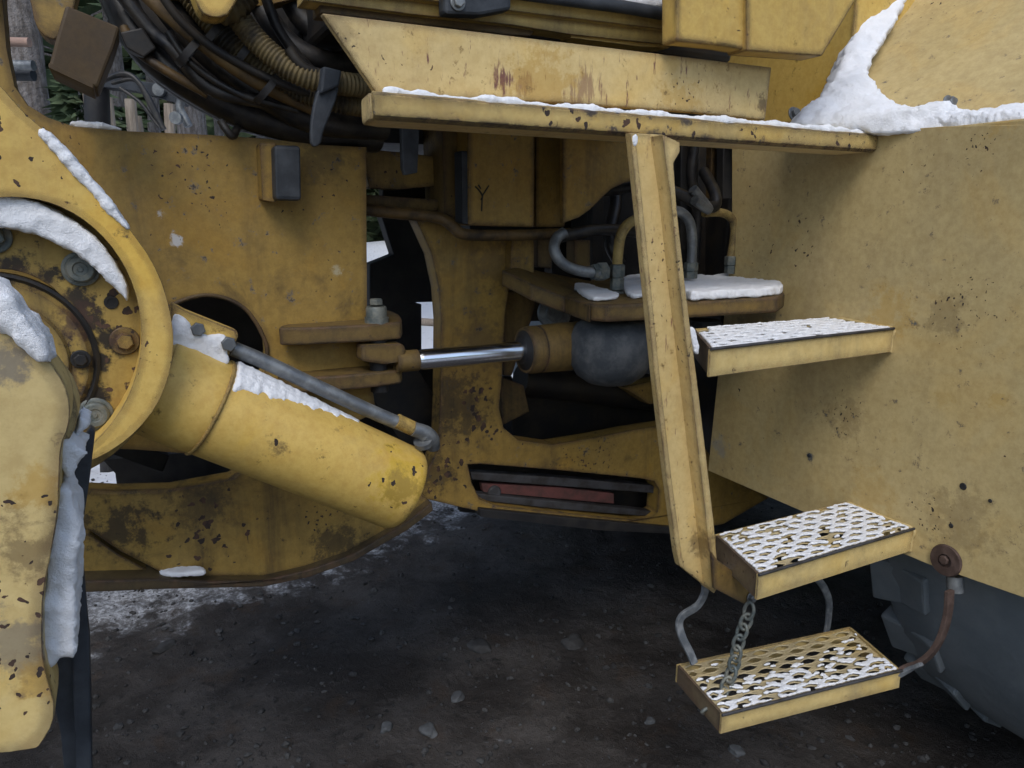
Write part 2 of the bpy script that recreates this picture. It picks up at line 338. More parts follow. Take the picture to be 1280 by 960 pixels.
thin = n.ramp(vv, -4.2, -3.3, 1, .2)
c = n.mix(n.math('MULTIPLY', smask, n.math('MAXIMUM', n.math('MULTIPLY', fine, .75), thin)), c, (.72, .74, .78))
nb = n.bump(n.noise(35, 8, .75), .8, .02); nb = n.bump(n.math('MULTIPLY', smask, 1.0), .4, .01, nb)
ground_mat = n.fin(c, n.math('ADD', n.math('MULTIPLY', n.noise(18, 4), .4), .45), 0.0, nb, .35)

# ------------------------------------------------------------------ ground sheet
def axis(lo, hi, step, far):
    a = list(np.arange(lo, hi + 1e-6, step)); g = step; x = hi
    while x < far: g *= 1.35; x += g; a.append(x)
    g = step; x = lo
    while x > -far: g *= 1.35; x -= g; a.insert(0, x)
    return np.array(a)
xs = axis(-2.6, 2.4, .022, 260); ys = axis(1.3, 6.0, .022, 260)
verts = np.empty((len(ys), len(xs), 3)); verts[..., 0] = xs[None, :]; verts[..., 1] = ys[:, None]
for j, y in enumerate(ys):
    for i, x in enumerate(xs):
        h = .05 * noise.noise((x * .8, y * .8, 0))
        if abs(x) < 4 and -1 < y < 9: h += .018 * noise.noise((x * 4, y * 4, 3)) + .011 * noise.noise((x * 13, y * 13, 5)) + .006 * noise.noise((x * 31, y * 31, 8))
        verts[j, i, 2] = h
gh = verts
idx = np.arange(len(xs) * len(ys)).reshape(len(ys), len(xs))
faces = np.stack([idx[:-1, :-1], idx[:-1, 1:], idx[1:, 1:], idx[1:, :-1]], -1).reshape(-1, 4)
me = bpy.data.meshes.new('ground'); me.from_pydata(verts.reshape(-1, 3).tolist(), [], faces.tolist())
go = link('ground', me, ground_mat, smooth=True, origin=(0, 0, 0)); go['kind'] = 'structure'; go['label'] = 'dark muddy ground under the machine with snow beyond'
def gz(x, y):
    return .05 * noise.noise((x * .8, y * .8, 0)) + .018 * noise.noise((x * 4, y * 4, 3)) + .011 * noise.noise((x * 13, y * 13, 5))
# gravel
ico = bmesh.new(); bmesh.ops.create_icosphere(ico, subdivisions=1, radius=1); iv = np.array([v.co[:] for v in ico.verts]); if_ = np.array([[v.index for v in f.verts] for f in ico.faces]); ico.free()
rg = np.random.RandomState(7); V, Fc = [], []
for k in range(5200):
    y = 1.5 + 3.6 * rg.rand() ** 1.3; x = (rg.rand() * 2 - 1) * (y * .75)
    s = .003 + .011 * rg.rand() ** 4.5
    q = iv * (s * (.6 + .7 * rg.rand(1, 3))) * (.75 + .5 * rg.rand(12, 1)); q[:, 2] *= .7
    an = rg.rand() * 6.3; q = np.stack([q[:, 0] * math.cos(an) - q[:, 1] * math.sin(an), q[:, 0] * math.sin(an) + q[:, 1] * math.cos(an), q[:, 2]], 1)
    q += (x, y, gz(x, y) + s * .2); V.append(q); Fc.append(if_ + 12 * k)
me = bpy.data.meshes.new('gravel'); me.from_pydata(np.concatenate(V).tolist(), [], np.concatenate(Fc).tolist())
stonem = simple('pebble_stone', (.022, .021, .021), (.06, .06, .06), .8, sc=14, bumpst=.5)
o = link('gravel', me, stonem); o['kind'] = 'stuff'; o['label'] = 'loose dark gravel scattered over the mud'; o['category'] = 'gravel'
palest = simple('pale_stone', (.06, .062, .065), (.10, .105, .11), .8, sc=30, bumpst=.5)
def rock(px, py, r, label, mat=palest, flat=.5):
    p = onZ(px, py, 0); p.z = gz(p.x, p.y) + r * .1
    bm = bmesh.new(); bmesh.ops.create_icosphere(bm, subdivisions=3, radius=1)
    sx, sy, a = random.uniform(.8, 1.3), random.uniform(.6, .9), random.uniform(0, 3)
    for v in bm.verts:
        q = v.co * (1 + .45 * noise.noise(v.co * 1.1 + Vector((px, py, 0)))); q = Vector((q.x * sx, q.y * sy, max(-.6, min(q.z, .75)) * flat * 1.3)) * r
        v.co = p + Matrix.Rotation(a, 3, 'Z') @ q
    o = bmlink('stone', bm, mat); smooth_by_angle(o, 28); o['label'] = label; o['category'] = 'stone'
    return o
rock(572, 884, .026, 'pale angular stone on the mud, topmost of the light stones near the bottom centre')
rock(484, 922, .024, 'pale rounded stone on the mud near the bottom edge, leftmost of the light stones')
rock(536, 926, .022, 'grey stone between the two palest stones at the bottom of the mud')
rock(717, 808, .045, 'larger half-buried grey lump of stone left of the lowest step', stonem)
rock(812, 913, .018, 'small pale stone just left of the lowest step front corner')
rock(600, 818, .035, 'dark flat stone in the middle of the mud', stonem)
rock(205, 810, .03, 'flat grey stone on the mud beside the black mudflap', stonem)
rock(920, 950, .02, 'pale stone at the bottom edge under the lowest step')

# ------------------------------------------------------------------ the wheel loader
ML = empty('wheel_loader', uvz(.6, -1.8, 0), 'old yellow articulated wheel loader with worn paint, seen at its steps and centre joint', 'wheel loader')

# --- front frame
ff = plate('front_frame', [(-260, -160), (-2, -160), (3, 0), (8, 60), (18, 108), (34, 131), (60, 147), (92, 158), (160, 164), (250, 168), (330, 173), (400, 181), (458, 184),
      (458, 260), (459, 400), (463, 470), (470, 515), (380, 560), (300, 572), (170, 562), (-260, 545)], -1.5, .06, dirty_shaded, ML,
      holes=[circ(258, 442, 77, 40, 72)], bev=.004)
tube('frame_lip', [onV(*p) for p in [(258 - 76, 430, -1.497), (205, 388, -1.497), (258, 369, -1.497), (305, 385, -1.497), (331, 425, -1.497), (334, 450, -1.497)]], .004, grimy, ff)
plate('pad_bracket', [(325, 178), (346, 178), (348, 248), (345, 253), (328, 250)], -1.455, .05, dirty_shaded, ff, bev=.004)
plate('rubber_pad', [(343, 181), (376, 182), (377, 251), (345, 250)], -1.42, .045, rubber, ff, bev=.006, label='black rubber bump block on the front frame')
plate('hitch_plate', [(450, 186), (498, 190), (548, 196), (548, 232), (500, 237), (462, 235)], -1.62, .05, dirty_shaded, ff)
plate('hitch_ledge', [(455, 243), (560, 250), (575, 268), (560, 275), (470, 266), (452, 262)], -1.60, .2, grimy, ff)
plate('hitch_shadow_plate', [(478, 222), (600, 226), (600, 262), (478, 256)], -1.74, .03, dark, ff)
plate('front_inner_plate', [(-260, 520), (118, 520), (128, 575), (300, 560), (480, 500), (545, 530), (548, 600), (300, 612), (147, 614), (144, 592), (128, 575), (112, 560), (-260, 560)], -2.0, .04, black, ff)
# bracket ears for the steering cylinder
plate('dark_hole_backing', [(170, 340), (380, 340), (380, 540), (170, 540)], -1.8, .03, black, ff)  # black sheet added so the hole behind the lift cylinder reads dark
ear = slab('steering_ear', [(347, 411), (500, 404), (503, 398), (497, 391), (476, 384), (440, 387), (400, 397), (352, 406)], 1.192, .034, grimy, ML, cut=1, bev=.004, label='upper steering ear with a pin through it')
ear2 = slab('steering_ear', [(345, 470), (400, 472), (500, 463), (503, 458), (498, 452), (440, 452), (350, 458)], 1.095, .03, grimy, ML, cut=1, bev=.004)
pc = onV(471, 402, -1.45)
lathe('pin', Vector((pc.x, pc.y, 1.19)), UP, [(0, 0), (0, .024), (.012, .024), (.012, .021), (.030, .021), (.034, .019), (.034, .0)], galv, ear)
hexbolt('pin_bolt', Vector((pc.x, pc.y, 1.224)), UP, .014, galv, ear)
lathe('pin_shank', Vector((pc.x, pc.y, 1.05)), UP, [(0, .018), (.14, .018)], black, ear)
# lower cradle of front frame
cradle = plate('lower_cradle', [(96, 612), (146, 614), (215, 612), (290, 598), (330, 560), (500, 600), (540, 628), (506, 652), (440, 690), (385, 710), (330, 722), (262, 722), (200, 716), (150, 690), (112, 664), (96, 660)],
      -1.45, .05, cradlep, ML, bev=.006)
plate('cradle_lower_web', [(96, 670), (112, 668), (150, 694), (192, 717), (106, 727), (96, 727)], -1.47, .03, cradlep, cradle)
plate('cradle_flange', [(96, 727), (200, 724), (262, 727), (330, 726), (385, 713), (440, 694), (506, 655), (540, 628), (542, 638), (508, 664), (442, 702), (386, 722), (330, 734), (200, 737), (96, 741)], -1.425, .14, greasy, cradle, bev=.003)
plate('cradle_gusset', [(142, 548), (212, 570), (204, 590), (196, 588), (135, 566)], -1.6, .03, black, cradle)
plate('inner_box', [(96, 640), (300, 600), (520, 610), (530, 628), (440, 688), (330, 718), (96, 720)], -1.9, .05, black, cradle)

# --- lift arm with pivot
arm = plate('lift_arm', [(-320, -80), (-60, 50), (0, 106), (28, 140), (62, 168), (100, 210), (135, 250), (165, 290), (190, 325), (206, 362), (216, 405), (217, 440), (210, 475), (196, 508), (172, 538), (145, 560), (115, 576), (85, 584), (-20, 592), (-320, 592)],
      -1.13, .075, yellow, ML, holes=[circ(15, 419, 162, 64, 173)], bev=.007, cut=1)
ringp = plate('pivot_ring', circ(20, 420, 195, 56, 190), -1.19, .02, oily, arm, holes=[circ(-2, 452, 112, 40, 116)], bev=.003, label='oil stained bolt ring of the lift arm pivot')
capc = onV(-2, 452, -1.175)
lathe('pivot_cap', onV(-2, 452, -1.205), L, [(0, 0), (0, .114), (.018, .114), (.024, .108), (.024, .088), (.030, .084), (.030, .0)], oily, arm, n=56)
lathe('grease_seal', onV(-2, 452, -1.205), L, [(0, .113), (.0, .122), (.019, .122), (.0215, .118), (.019, .1145), (.016, .113)], dark, arm, n=56)
lathe('bolt', onV(101, 336, -1.189), L, [(0, 0), (0, .0235), (.004, .0235), (.005, .022), (.005, .0185), (.012, .018), (.0145, .0155), (.0145, .010), (.0125, .0085), (.0125, .004), (.014, .003), (.014, 0)], galv, arm, n=36)
hexbolt('bolt', onV(156, 426, -1.188), L, .0125, oily, arm, washer=.020, h=.6)
lathe('bolt', onV(119, 517, -1.189), L, [(0, 0), (0, .0235), (.004, .0235), (.005, .022), (.005, .0185), (.012, .018), (.0145, .0155), (.0145, .010), (.0125, .0085), (.0125, .004), (.014, .003), (.014, 0)], galv, arm, n=36)
hexbolt('bolt', onV(-8, 296, -1.188), L, .0145, galv, arm, washer=.0215)
hexbolt('cap_bolt', onV(101, 449, -1.178), L, .009, dark, arm, washer=.013)
lathe('bolt_hole', onV(139, 378, -1.1895), L, [(0.0005, 0), (0.0005, .0055), (.002, .0055), (.002, .009), (.0, .0095)], dark, arm, n=20)

# --- near boom end at lower left with mudflap
boom = plate('boom_end', [(-260, 330), (-60, 372), (0, 405), (35, 428), (62, 452), (80, 478), (88, 505), (86, 535), (76, 556), (74, 600), (72, 645), (64, 690), (54, 740), (52, 790), (54, 830), (66, 872), (68, 880), (67, 904), (50, 932), (44, 936), (0, 942), (-260, 960)],
      -.62, .05, armp, ML, bev=.004, cut=1, label='weathered light yellow boom end close to the viewer')
plate('boom_side_web', [(60, 452), (84, 478), (96, 505), (97, 530), (84, 555), (76, 580), (77, 640), (68, 700), (52, 740), (20, 740), (20, 480)], -.66, .05, armp, boom, bev=.004, cut=1)
flap = plate('mudflap', [(113, 534), (119, 540), (112, 600), (103, 660), (104, 720), (112, 800), (114, 880), (116, 1010), (84, 1010), (76, 920), (60, 845), (64, 760), (76, 640), (92, 580), (106, 545)], -.74, .015, rubber, ML, bev=.002, label='thick black rubber mudflap')
plate('flap_strip', [(99, 700), (104, 705), (112, 800), (113, 880), (116, 1010), (97, 1010), (92, 880), (90, 800)], -.725, .010, rubber, flap, bev=.002)

# --- lift cylinder
P0 = onV(170, 470, -1.27); P1 = onV(262, 509, -1.25); P2 = onV(505, 611, -1.25)
ax = (P2 - P1).normalized(); ln = (P2 - P1).length; r0 = .079
lc = lathe('lift_cylinder', P1, ax, [(0, 0), (0, r0), (ln - .018, r0), (ln - .014, r0 * 1.0), (ln - .006, r0 * .985), (ln, r0 * .94), (ln + .003, r0 * .80), (ln + .001, r0 * .72), (ln - .03, r0 * .70), (ln - .03, 0)], yellow, ML, n=72)
P0a = P1 - ax * .13
lathe('cylinder_collar', P1, -ax, [(-.003, 0), (-.003, r0 * .985), (.0015, r0 * 1.012), (.02, r0 * 1.015), (.06, r0 * 1.02), (.09, r0 * .98), (.105, r0 * .80), (.105, 0)], yellow, lc, n=72)
def bead(name, pts, r, m, parent, closed=False):
    P = catmull(pts, 6); bmx = tube_bm(P, lambda i, n_: r * (.8 + .35 * abs(math.sin(i * 1.9)) ), 8); o = bmlink(name, bmx, m, parent); smooth_by_angle(o, 60); return o
_a = ax.orthogonal().normalized(); _b = ax.cross(_a)
bead('weld_bead', [P1 + (_a * math.cos(t * math.pi / 12) + _b * math.sin(t * math.pi / 12)) * (r0 * 1.008) for t in range(25)], .0032, yellow, lc)
plate('mount_bracket', [(214, 378), (232, 388), (297, 414), (299, 420), (288, 440), (282, 462), (240, 440), (212, 420)], -1.235, .03, yellow, lc, bev=.004)
hexbolt('bolt', onV(247, 411, -1.233), L, .011, steel, lc)
hexbolt('bolt', onV(285, 429, -1.233), L, .012, steel, lc)
pts = [onV(*p) for p in [(292, 436, -1.262), (330, 452, -1.258), (400, 485, -1.25), (470, 517, -1.245), (520, 538, -1.24), (533, 545, -1.235)]]
tube('oil_pipe', pts, .0125, steel, lc, n=16, label='grey steel oil pipe clamped along the lift cylinder')
tube('pipe_clamp', [onV(*p) for p in [(496, 526, -1.24), (519, 537, -1.24)]], .0135, yellow, lc, k=1, n=16)
tube('pipe_elbow', [onV(*p) for p in [(516, 536, -1.236), (532, 541, -1.236), (540, 549, -1.24), (541, 558, -1.25)]], .0135, steel, lc, n=16)
lathe('elbow_flange', onV(529, 553, -1.235), (onV(529, 540, -1.235) - onV(533, 556, -1.245)), [(-.005, 0), (-.005, .017), (.005, .017), (.005, 0)], steel, lc, n=24)

# --- rear frame: articulation post and lower beam with slot
slot = [(585, 581), (600, 580), (700, 588), (800, 598), (818, 602), (824, 612), (822, 640), (812, 648), (790, 650), (700, 641), (620, 632), (600, 624), (590, 604)]
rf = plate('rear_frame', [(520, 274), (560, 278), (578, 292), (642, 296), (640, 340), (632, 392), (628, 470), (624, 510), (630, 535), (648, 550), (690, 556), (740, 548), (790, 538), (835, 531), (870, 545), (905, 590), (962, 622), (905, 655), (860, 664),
      (760, 658), (605, 641), (524, 622), (530, 600), (548, 560), (551, 500), (552, 400), (549, 360), (540, 318)], -1.6, .055, dirty_shaded, ML, holes=[slot], bev=.005)
plate('slot_back', [(575, 570), (832, 590), (832, 660), (575, 640)], -1.70, .02, dark, rf)
plate('slot_bar', [(588, 590), (700, 597), (818, 607), (820, 617), (700, 608), (590, 600)], -1.625, .03, barst, rf)
plate('red_bar', [(602, 604), (700, 609), (768, 617), (768, 630), (700, 624), (604, 615)], -1.635, .02, redrust, rf, label='faded red bar inside the frame slot')
plate('slot_bar', [(596, 617), (700, 627), (815, 639), (812, 646), (700, 637), (600, 626)], -1.62, .03, barst, rf)
lathe('slot_stud', onV(612, 611, -1.66), L, [(0, 0), (0, .018), (.03, .018), (.034, .015), (.034, 0)], barst, rf)
plate('bottom_skid', [(600, 636), (700, 646), (850, 660), (850, 668), (760, 664), (600, 646)], -1.585, .2, black, rf)
# upper posts and webs
up = plate('upper_post', [(585, 130), (669, 130), (668, 284), (586, 282)], -1.5, .14, dirty_shaded, ML, bev=.005)
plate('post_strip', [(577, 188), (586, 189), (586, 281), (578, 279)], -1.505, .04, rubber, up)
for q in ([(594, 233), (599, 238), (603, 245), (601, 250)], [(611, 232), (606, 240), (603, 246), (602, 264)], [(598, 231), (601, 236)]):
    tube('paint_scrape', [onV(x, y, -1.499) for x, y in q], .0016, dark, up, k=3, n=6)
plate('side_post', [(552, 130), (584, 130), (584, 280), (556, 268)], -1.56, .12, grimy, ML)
plate('web_plate', [(670, 130), (706, 130), (706, 284), (670, 284)], -1.55, .08, dirty_shaded, ML)
plate('gusset_plate', [(704, 135), (784, 135), (792, 226), (780, 229), (765, 236), (752, 248), (738, 262), (724, 272), (704, 279)], -1.46, .018, dirty_shaded, ML, bev=.003)
plate('lower_web', [(640, 296), (668, 297), (668, 346), (652, 340), (638, 338)], -1.57, .04, dirty_shaded, ML)
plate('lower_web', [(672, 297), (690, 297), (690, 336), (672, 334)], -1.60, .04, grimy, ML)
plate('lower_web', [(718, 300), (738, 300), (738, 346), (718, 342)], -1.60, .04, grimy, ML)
tube('ledge_pipe', [onV(*p) for p in [(455, 262, -1.56), (500, 267, -1.56), (548, 272, -1.54), (566, 283, -1.52), (582, 293, -1.51), (640, 294, -1.51), (700, 292, -1.51), (730, 291, -1.51)]], .0125, rustpipe, ML, n=14)
plate('back_wall', [(690, 110), (930, 110), (925, 420), (690, 420)], -2.05, .05, black, ML)
for i, (x0, x1, v_, m) in enumerate([(852, 866, -1.75, black), (874, 884, -1.68, dark), (890, 902, -1.78, rustpipe), (905, 916, -1.72, black), (742, 756, -1.8, dark)]):
    plate('guard_bar', [(x0, 120), (x1, 120), (x1 - 2, 346), (x0 - 2, 346)], v_, .03, m, ML)
# inside the joint
plate('engine_housing', [(740, 190), (850, 200), (850, 350), (740, 345)], -1.88, .12, black, ML)
plate('joint_block', [(640, 360), (720, 372), (720, 400), (655, 402), (640, 420), (628, 420)], -1.72, .05, dark, ML)
plate('frame_plate', [(476, 268), (560, 280), (560, 372), (552, 377), (520, 378), (462, 392), (462, 330), (492, 318)], -2.15, .05, black, ML)
plate('frame_plate', [(462, 378), (527, 380), (527, 620), (470, 620)], -2.15, .05, black, ML)
plate('frame_plate', [(515, 456), (560, 458), (560, 620), (515, 620)], -2.22, .05, dark, ML)
plate('frame_plate', [(551, 470), (640, 470), (655, 515), (640, 545), (551, 560)], -2.3, .05, dark, ML)
plate('lower_hitch', [(462, 455), (520, 458), (546, 500), (548, 560), (530, 590), (505, 560), (466, 500)], -1.72, .10, dark, ML)
plate('belly_guard', [(640, 500), (720, 478), (840, 470), (840, 536), (790, 536), (700, 556), (640, 548)], -1.85, .06, dark, ML)
plate('hitch_brace', [(625, 470), (655, 482), (662, 515), (628, 532)], -1.68, .03, grimy, ML)
plate('cross_tube_mount', [(780, 485), (840, 470), (842, 500), (812, 506)], -1.7, .05, dirty_shaded, ML)
tube('cross_tube', [onV(650, 475, -1.8), onV(860, 500, -1.8)], .045, dark, ML, k=1, n=24)
lathe('fan_disc', onV(692, 392, -1.66), (L * .9 + UP * .3 - A * .3), [(0, 0), (0, .04), (.006, .044), (.010, .040), (.012, .024), (.018, .02), (.018, 0)], steel, ML, n=40, label='small shiny metal disc behind the steering cylinder')
plate('cylinder_bracket', [(628, 366), (652, 360), (672, 372), (664, 402), (652, 432), (640, 470), (630, 470)], -1.64, .03, grimy, ML)

# --- steering cylinder (axis along the machine)
ay = onV(620, 438, -1.43); base_z = ay.z
def cyl_pt(px): q = onV(px, 438, -1.43); return q
s0 = cyl_pt(655); sA = A
sc_ = lathe('steering_cylinder', s0, sA, [(0, 0), (0, .05), (.012, .053), (.030, .053), (.031, .050), (.034, .050), (.036, .053), (.10, .055), (.16, .055), (.16, 0)], grimy, ML, n=48)
rl = (cyl_pt(655) - cyl_pt(522)).length
lathe('cylinder_rod', s0 - sA * rl, sA, [(0, 0), (0, .019), (.006, .0205), (.010, .0215), (rl + .01, .0215)], chrome, sc_, n=40, label='shiny chrome piston rod')
lathe('rod_seal', s0, -sA, [(-.002, .05), (.004, .034), (.008, .030), (.008, .021)], black, sc_, n=40)
pe = s0 - sA * (rl + .002)
lathe('rod_eye_neck', pe - sA * .045, sA, [(0, 0), (0, .022), (.047, .022), (.047, 0)], grimy, sc_)
plate('rod_eye', [(452, 432), (505, 430), (508, 438), (505, 452), (480, 456), (452, 452)], -1.415, .045, grimy, sc_, bev=.006)

# --- accumulator boot
b0 = onV(763, 440, -1.36)
lathe('suspension_boot', b0 + UP * .075, -UP, [(0, 0), (0, .06), (.012, .078), (.035, .091), (.07, .094), (.10, .090), (.125, .076), (.142, .052), (.149, .025), (.150, 0)], boot, ML, n=56, label='dusty grey rubber dome under the plate')
b1 = onV(880, 414, -1.5)
lathe('suspension_boot', b1 + UP * .03, -UP, [(0, 0), (0, .04), (.03, .06), (.06, .055), (.09, .03), (.1, 0)], boot, ML, n=40, label='second rubber dome in the dark behind the step rail')

# --- bracket plate with the pipes
bp = slab('valve_plate', [(722, 362), (737, 379.5), (760, 381), (870, 376), (972, 371), (981, 366), (975, 358), (935, 349), (880, 345), (800, 345), (740, 348)], 1.225, .036, grimy, ML, bev=.006)
poly3('valve_plate_arm', [onV(627, 337, -1.545), onV(664, 355, -1.44), onZ(706, 371, 1.2245), onZ(737, 381, 1.2245), onZ(775, 362, 1.2245), onZ(745, 352, 1.2245), onV(648, 333, -1.585)], -UP * .037, grimy, bp, .004)
hexbolt('bolt', onZ(772, 366, 1.226), UP, .013, galv, bp, washer=.026)
def pipe(pts, r, m, nutpx=None, nutv=None, label=None):
    o = tube('hydraulic_pipe', [onV(*p) for p in pts], r, m, ML, n=16, label=label)
    if nutpx:
        x, y0, y1 = nutpx; q = onV(x, y1, nutv); t = onV(x, y0, nutv); h = (t - q).length
        bm = bmesh.new()
        lathe('', q, UP, [(0, 0), (0, .0165), (h * .45, .0165), (h * .47, .014), (h * .50, .014)], None, n=6, bm=bm)
        lathe('', q + UP * h * .5, UP, [(0, .0175), (h * .45, .0175), (h * .5, .014), (h * .5, 0)], None, n=6, bm=bm)
        b = bmlink('pipe_nut', bm, galv, o); bevel(b, .001); smooth_by_angle(b, 30)
    return o
pipe([(830, 268, -1.43), (806, 273, -1.43), (788, 278, -1.43), (777, 292, -1.43), (773, 312, -1.43), (771, 340, -1.43)], .012, paint('pipe_yellow', (.42, .30, .09), (.5, .33, .06), (.08, .07, .05), .7, .8, .5), (771, 330, 362), -1.43, label='bent yellow pipe left of the step rail')
pipe([(838, 262, -1.43), (852, 266, -1.43), (862, 278, -1.43), (865, 300, -1.43), (864, 335, -1.43)], .012, steel, (863, 328, 348), -1.43, label='grey pipe just right of the step rail')
pipe([(880, 266, -1.5), (902, 266, -1.5), (915, 274, -1.5), (918, 292, -1.5), (913, 325, -1.5)], .011, paint('pipe_yellow_worn', (.38, .28, .09), (.45, .3, .06), (.05, .045, .04), .9, 1, .7), (913, 320, 342), -1.5, label='worn yellow pipe rightmost behind the rail')
e1 = pipe([(706, 290, -1.46), (696, 298, -1.46), (693, 312, -1.45), (702, 328, -1.44), (722, 338, -1.43), (750, 341, -1.42)], .0125, steel, label='curved dull grey hose elbow')
lathe('hose_nut', onV(740, 340, -1.425), A, [(0, 0), (0, .018), (.012, .018), (.014, .021), (.036, .021), (.036, 0)], galv, e1, n=6, smooth=False)
tube('black_hose', [onV(*p) for p in [(735, 240, -1.6), (775, 236, -1.55), (815, 232, -1.5), (850, 243, -1.48), (875, 256, -1.47), (893, 258, -1.47), (893, 240, -1.5), (880, 215, -1.6)]], .0145, hoseb, ML, n=14)
tube('black_hose', [onV(*p) for p in [(866, 236, -1.46), (886, 262, -1.46), (868, 250, -1.45)]], .012, steel, ML, n=12)
tube('black_hose', [onV(*p) for p in [(868, 180, -1.62), (864, 220, -1.62), (872, 260, -1.62), (868, 330, -1.62)]], .014, hoseb, ML, n=12)
tube('black_hose', [onV(*p) for p in [(700, 296, -1.5), (740, 288, -1.5), (790, 289, -1.52), (830, 300, -1.6)]], .014, hoseb, ML, n=12)
tube('black_hose', [onV(*p) for p in [(760, 200, -1.7), (770, 250, -1.66), (762, 300, -1.62), (775, 330, -1.6)]], .016, hoseb, ML, n=12)

# --- platform and side beam
uL = onV(466, 135, -1.04).dot(A); ZP = 1.566
bm = bmesh.new()
uR = UF - .001; VL, VR = -1.04, -1.100
pf = poly3('platform', [uvz(uL + .02, VL - .006, ZP), uvz(uL, VL - .02, ZP), uvz(uL + .008, VL - .085, ZP), uvz(uL + .03, VL - .10, ZP), uvz(uR, -1.20, ZP), uvz(uR, VR - .006, ZP)], -UP * .036, cream, ML, bev=.006)
edm = paint('chipped_edge_paint', (.60, .43, .15), (.58, .37, .07), (.14, .10, .06), .35, 1.0, 1.25, er=.028, spots=[sV(x, y, -1.06, .075, 0, 1.15, 'k') for x, y in [(700, 150), (780, 160), (850, 165), (930, 170), (1010, 178), (1070, 182)]] + [sV(x, y, -1.06, .03, (.05, .045, .045), .9) for x, y in [(820, 172), (890, 177), (960, 182), (1010, 186), (740, 134), (860, 148)]])
poly3('platform_edge', [uvz(uL, VL - .006, ZP + .001), uvz(uL, VL + .004, ZP - .004), uvz(uL, VL + .004, ZP - .032), uvz(uL, VL - .006, ZP - .038)], uvz(uR - uL - .001, VR - VL, 0), edm, pf, bev=.002)
sb = plate('side_beam', [(402, 16), (965, 84), (957, 150), (870, 141), (700, 129), (474, 121)], -1.10, .016, cream, ML, bev=.003, label='long cream coloured side plate above the platform')
ubox('light_block_slab', uL + .14, uR - .35, -1.72, -1.150, ZP + .03, ZP + .06, black, sb)  # unseen slab added behind the beam to block light from above the posts

# --- cab body above
cabm = paint('cab_paint', (.52, .37, .11), (.52, .33, .06), (.08, .06, .04), .6, .7, 1.0)
cs = plate('cab_sill', [(380, -90), (846, -90), (846, 38), (800, 33), (640, 14), (520, -1), (380, -16)], -1.17, .05, cabm, ML, bev=.004)
plate('sill_lip', [(380, 0), (380, -14), (520, 1), (640, 16), (800, 35), (846, 40), (843, 57), (800, 52), (715, 43), (640, 31), (520, 18)], -1.185, .05, cabm, cs, bev=.005)
plate('drip_rail', [(400, 16), (520, 30), (640, 44), (664, 45), (668, 38), (640, 33), (520, 20), (400, 2)], -1.20, .05, grimy, cs)
plate('drip_rail', [(712, 37), (800, 47), (842, 52), (836, 60), (800, 58), (714, 47)], -1.192, .05, yellow, cs)
plate('window_pane', [(600, -90), (850, -90), (850, 0), (835, 10), (690, -8), (600, -20)], -1.162, .006, panelp, cs)
tube('window_seal', [onV(*p) for p in [(560, -22, -1.155), (690, -3, -1.155), (780, 9, -1.155), (836, 18, -1.155), (854, 12, -1.155), (860, -10, -1.155), (862, -80, -1.155)]], .0105, rubber, cs, n=14, label='black rubber window seal')
plate('black_corner_cover', [(555, -40), (640, -40), (640, 12), (600, 19), (556, 17)], -1.145, .03, rubber, cs, bev=.006)
hexbolt('bolt', onV(572, 3, -1.144), L, .009, steel, cs, washer=.0125)
cp = plate('cab_side_panel', [(846, -90), (931, -90), (932, 62), (905, 57), (846, 51)], -1.05, .04, yellow, ML, bev=.004)
cp2 = plate('cab_side_panel', [(934, -90), (1120, -90), (1070, 0), (1028, 70), (934, 63)], -1.04, .05, yellow, ML, bev=.003)
plate('edge_trim', [(931, -90), (935, -90), (935, 60), (931, 60)], -1.048, .03, dark, cp2, bev=0)
# mass overhead that keeps the joint in shade
cab = ubox('cab_body', .33, 1.12, -2.65, -1.225, 1.70, 2.9, dark, ML, bev=.01, label='dark underside of the cab')
ubox('engine_cover', 1.55, 3.4, -2.7, -1.3, 1.63, 2.7, yellow, ML)
ubox('rear_bulkhead', 1.5, 3.4, -2.4, -1.62, .55, 1.45, dark, ML)
ubox('cab_floor_beam', .36, 1.3, -2.3, -1.68, 1.56, 1.70, black, ML)
ubox('transmission_case', .95, 1.3, -2.3, -2.15, 1.22, 1.56, black, ML)

# --- upper left: hoses, box, pipes
def H(ps, r, m, corr=0, name='hose', label=None, n=14): return tube(name, [onV(*p) for p in ps], r, m, ML, n=n, corr=corr, label=label)
H([(255, -60, -1.40), (290, 10, -1.38), (330, 60, -1.36), (380, 95, -1.34), (430, 105, -1.34), (490, 110, -1.36)], .020, corrm, .007, 'corrugated_hose')
H([(200, -60, -1.46), (250, 10, -1.44), (305, 70, -1.42), (370, 110, -1.4), (430, 128, -1.38), (500, 135, -1.4)], .021, corrm, .007, 'corrugated_hose')
H([(230, -30, -1.38), (275, 10, -1.36), (305, -10, -1.36), (330, -60, -1.36)], .026, corrm, .009, 'corrugated_hose')
H([(150, -40, -1.42), (200, 10, -1.40), (262, 62, -1.39), (325, 105, -1.40), (400, 140, -1.42)], .0115, rustpipe, 0, 'steel_pipe', 'rusty yellow pipe sloping across the hoses')
H([(170, -50, -1.50), (235, 40, -1.48), (310, 105, -1.46), (390, 150, -1.46), (480, 160, -1.5)], .024, hoseb)
H([(130, -40, -1.55), (175, 50, -1.52), (230, 100, -1.5), (310, 142, -1.5), (400, 165, -1.52), (470, 172, -1.56)], .03, hoseb)
H([(150, 20, -1.6), (200, 85, -1.58), (270, 130, -1.56), (340, 155, -1.58), (450, 168, -1.6)], .026, hoseb)
H([(300, -50, -1.5), (340, 30, -1.46), (385, 70, -1.44), (450, 85, -1.44)], .020, hoseb)
H([(340, -60, -1.5), (375, 20, -1.48), (430, 60, -1.46)], .02, hoseb)
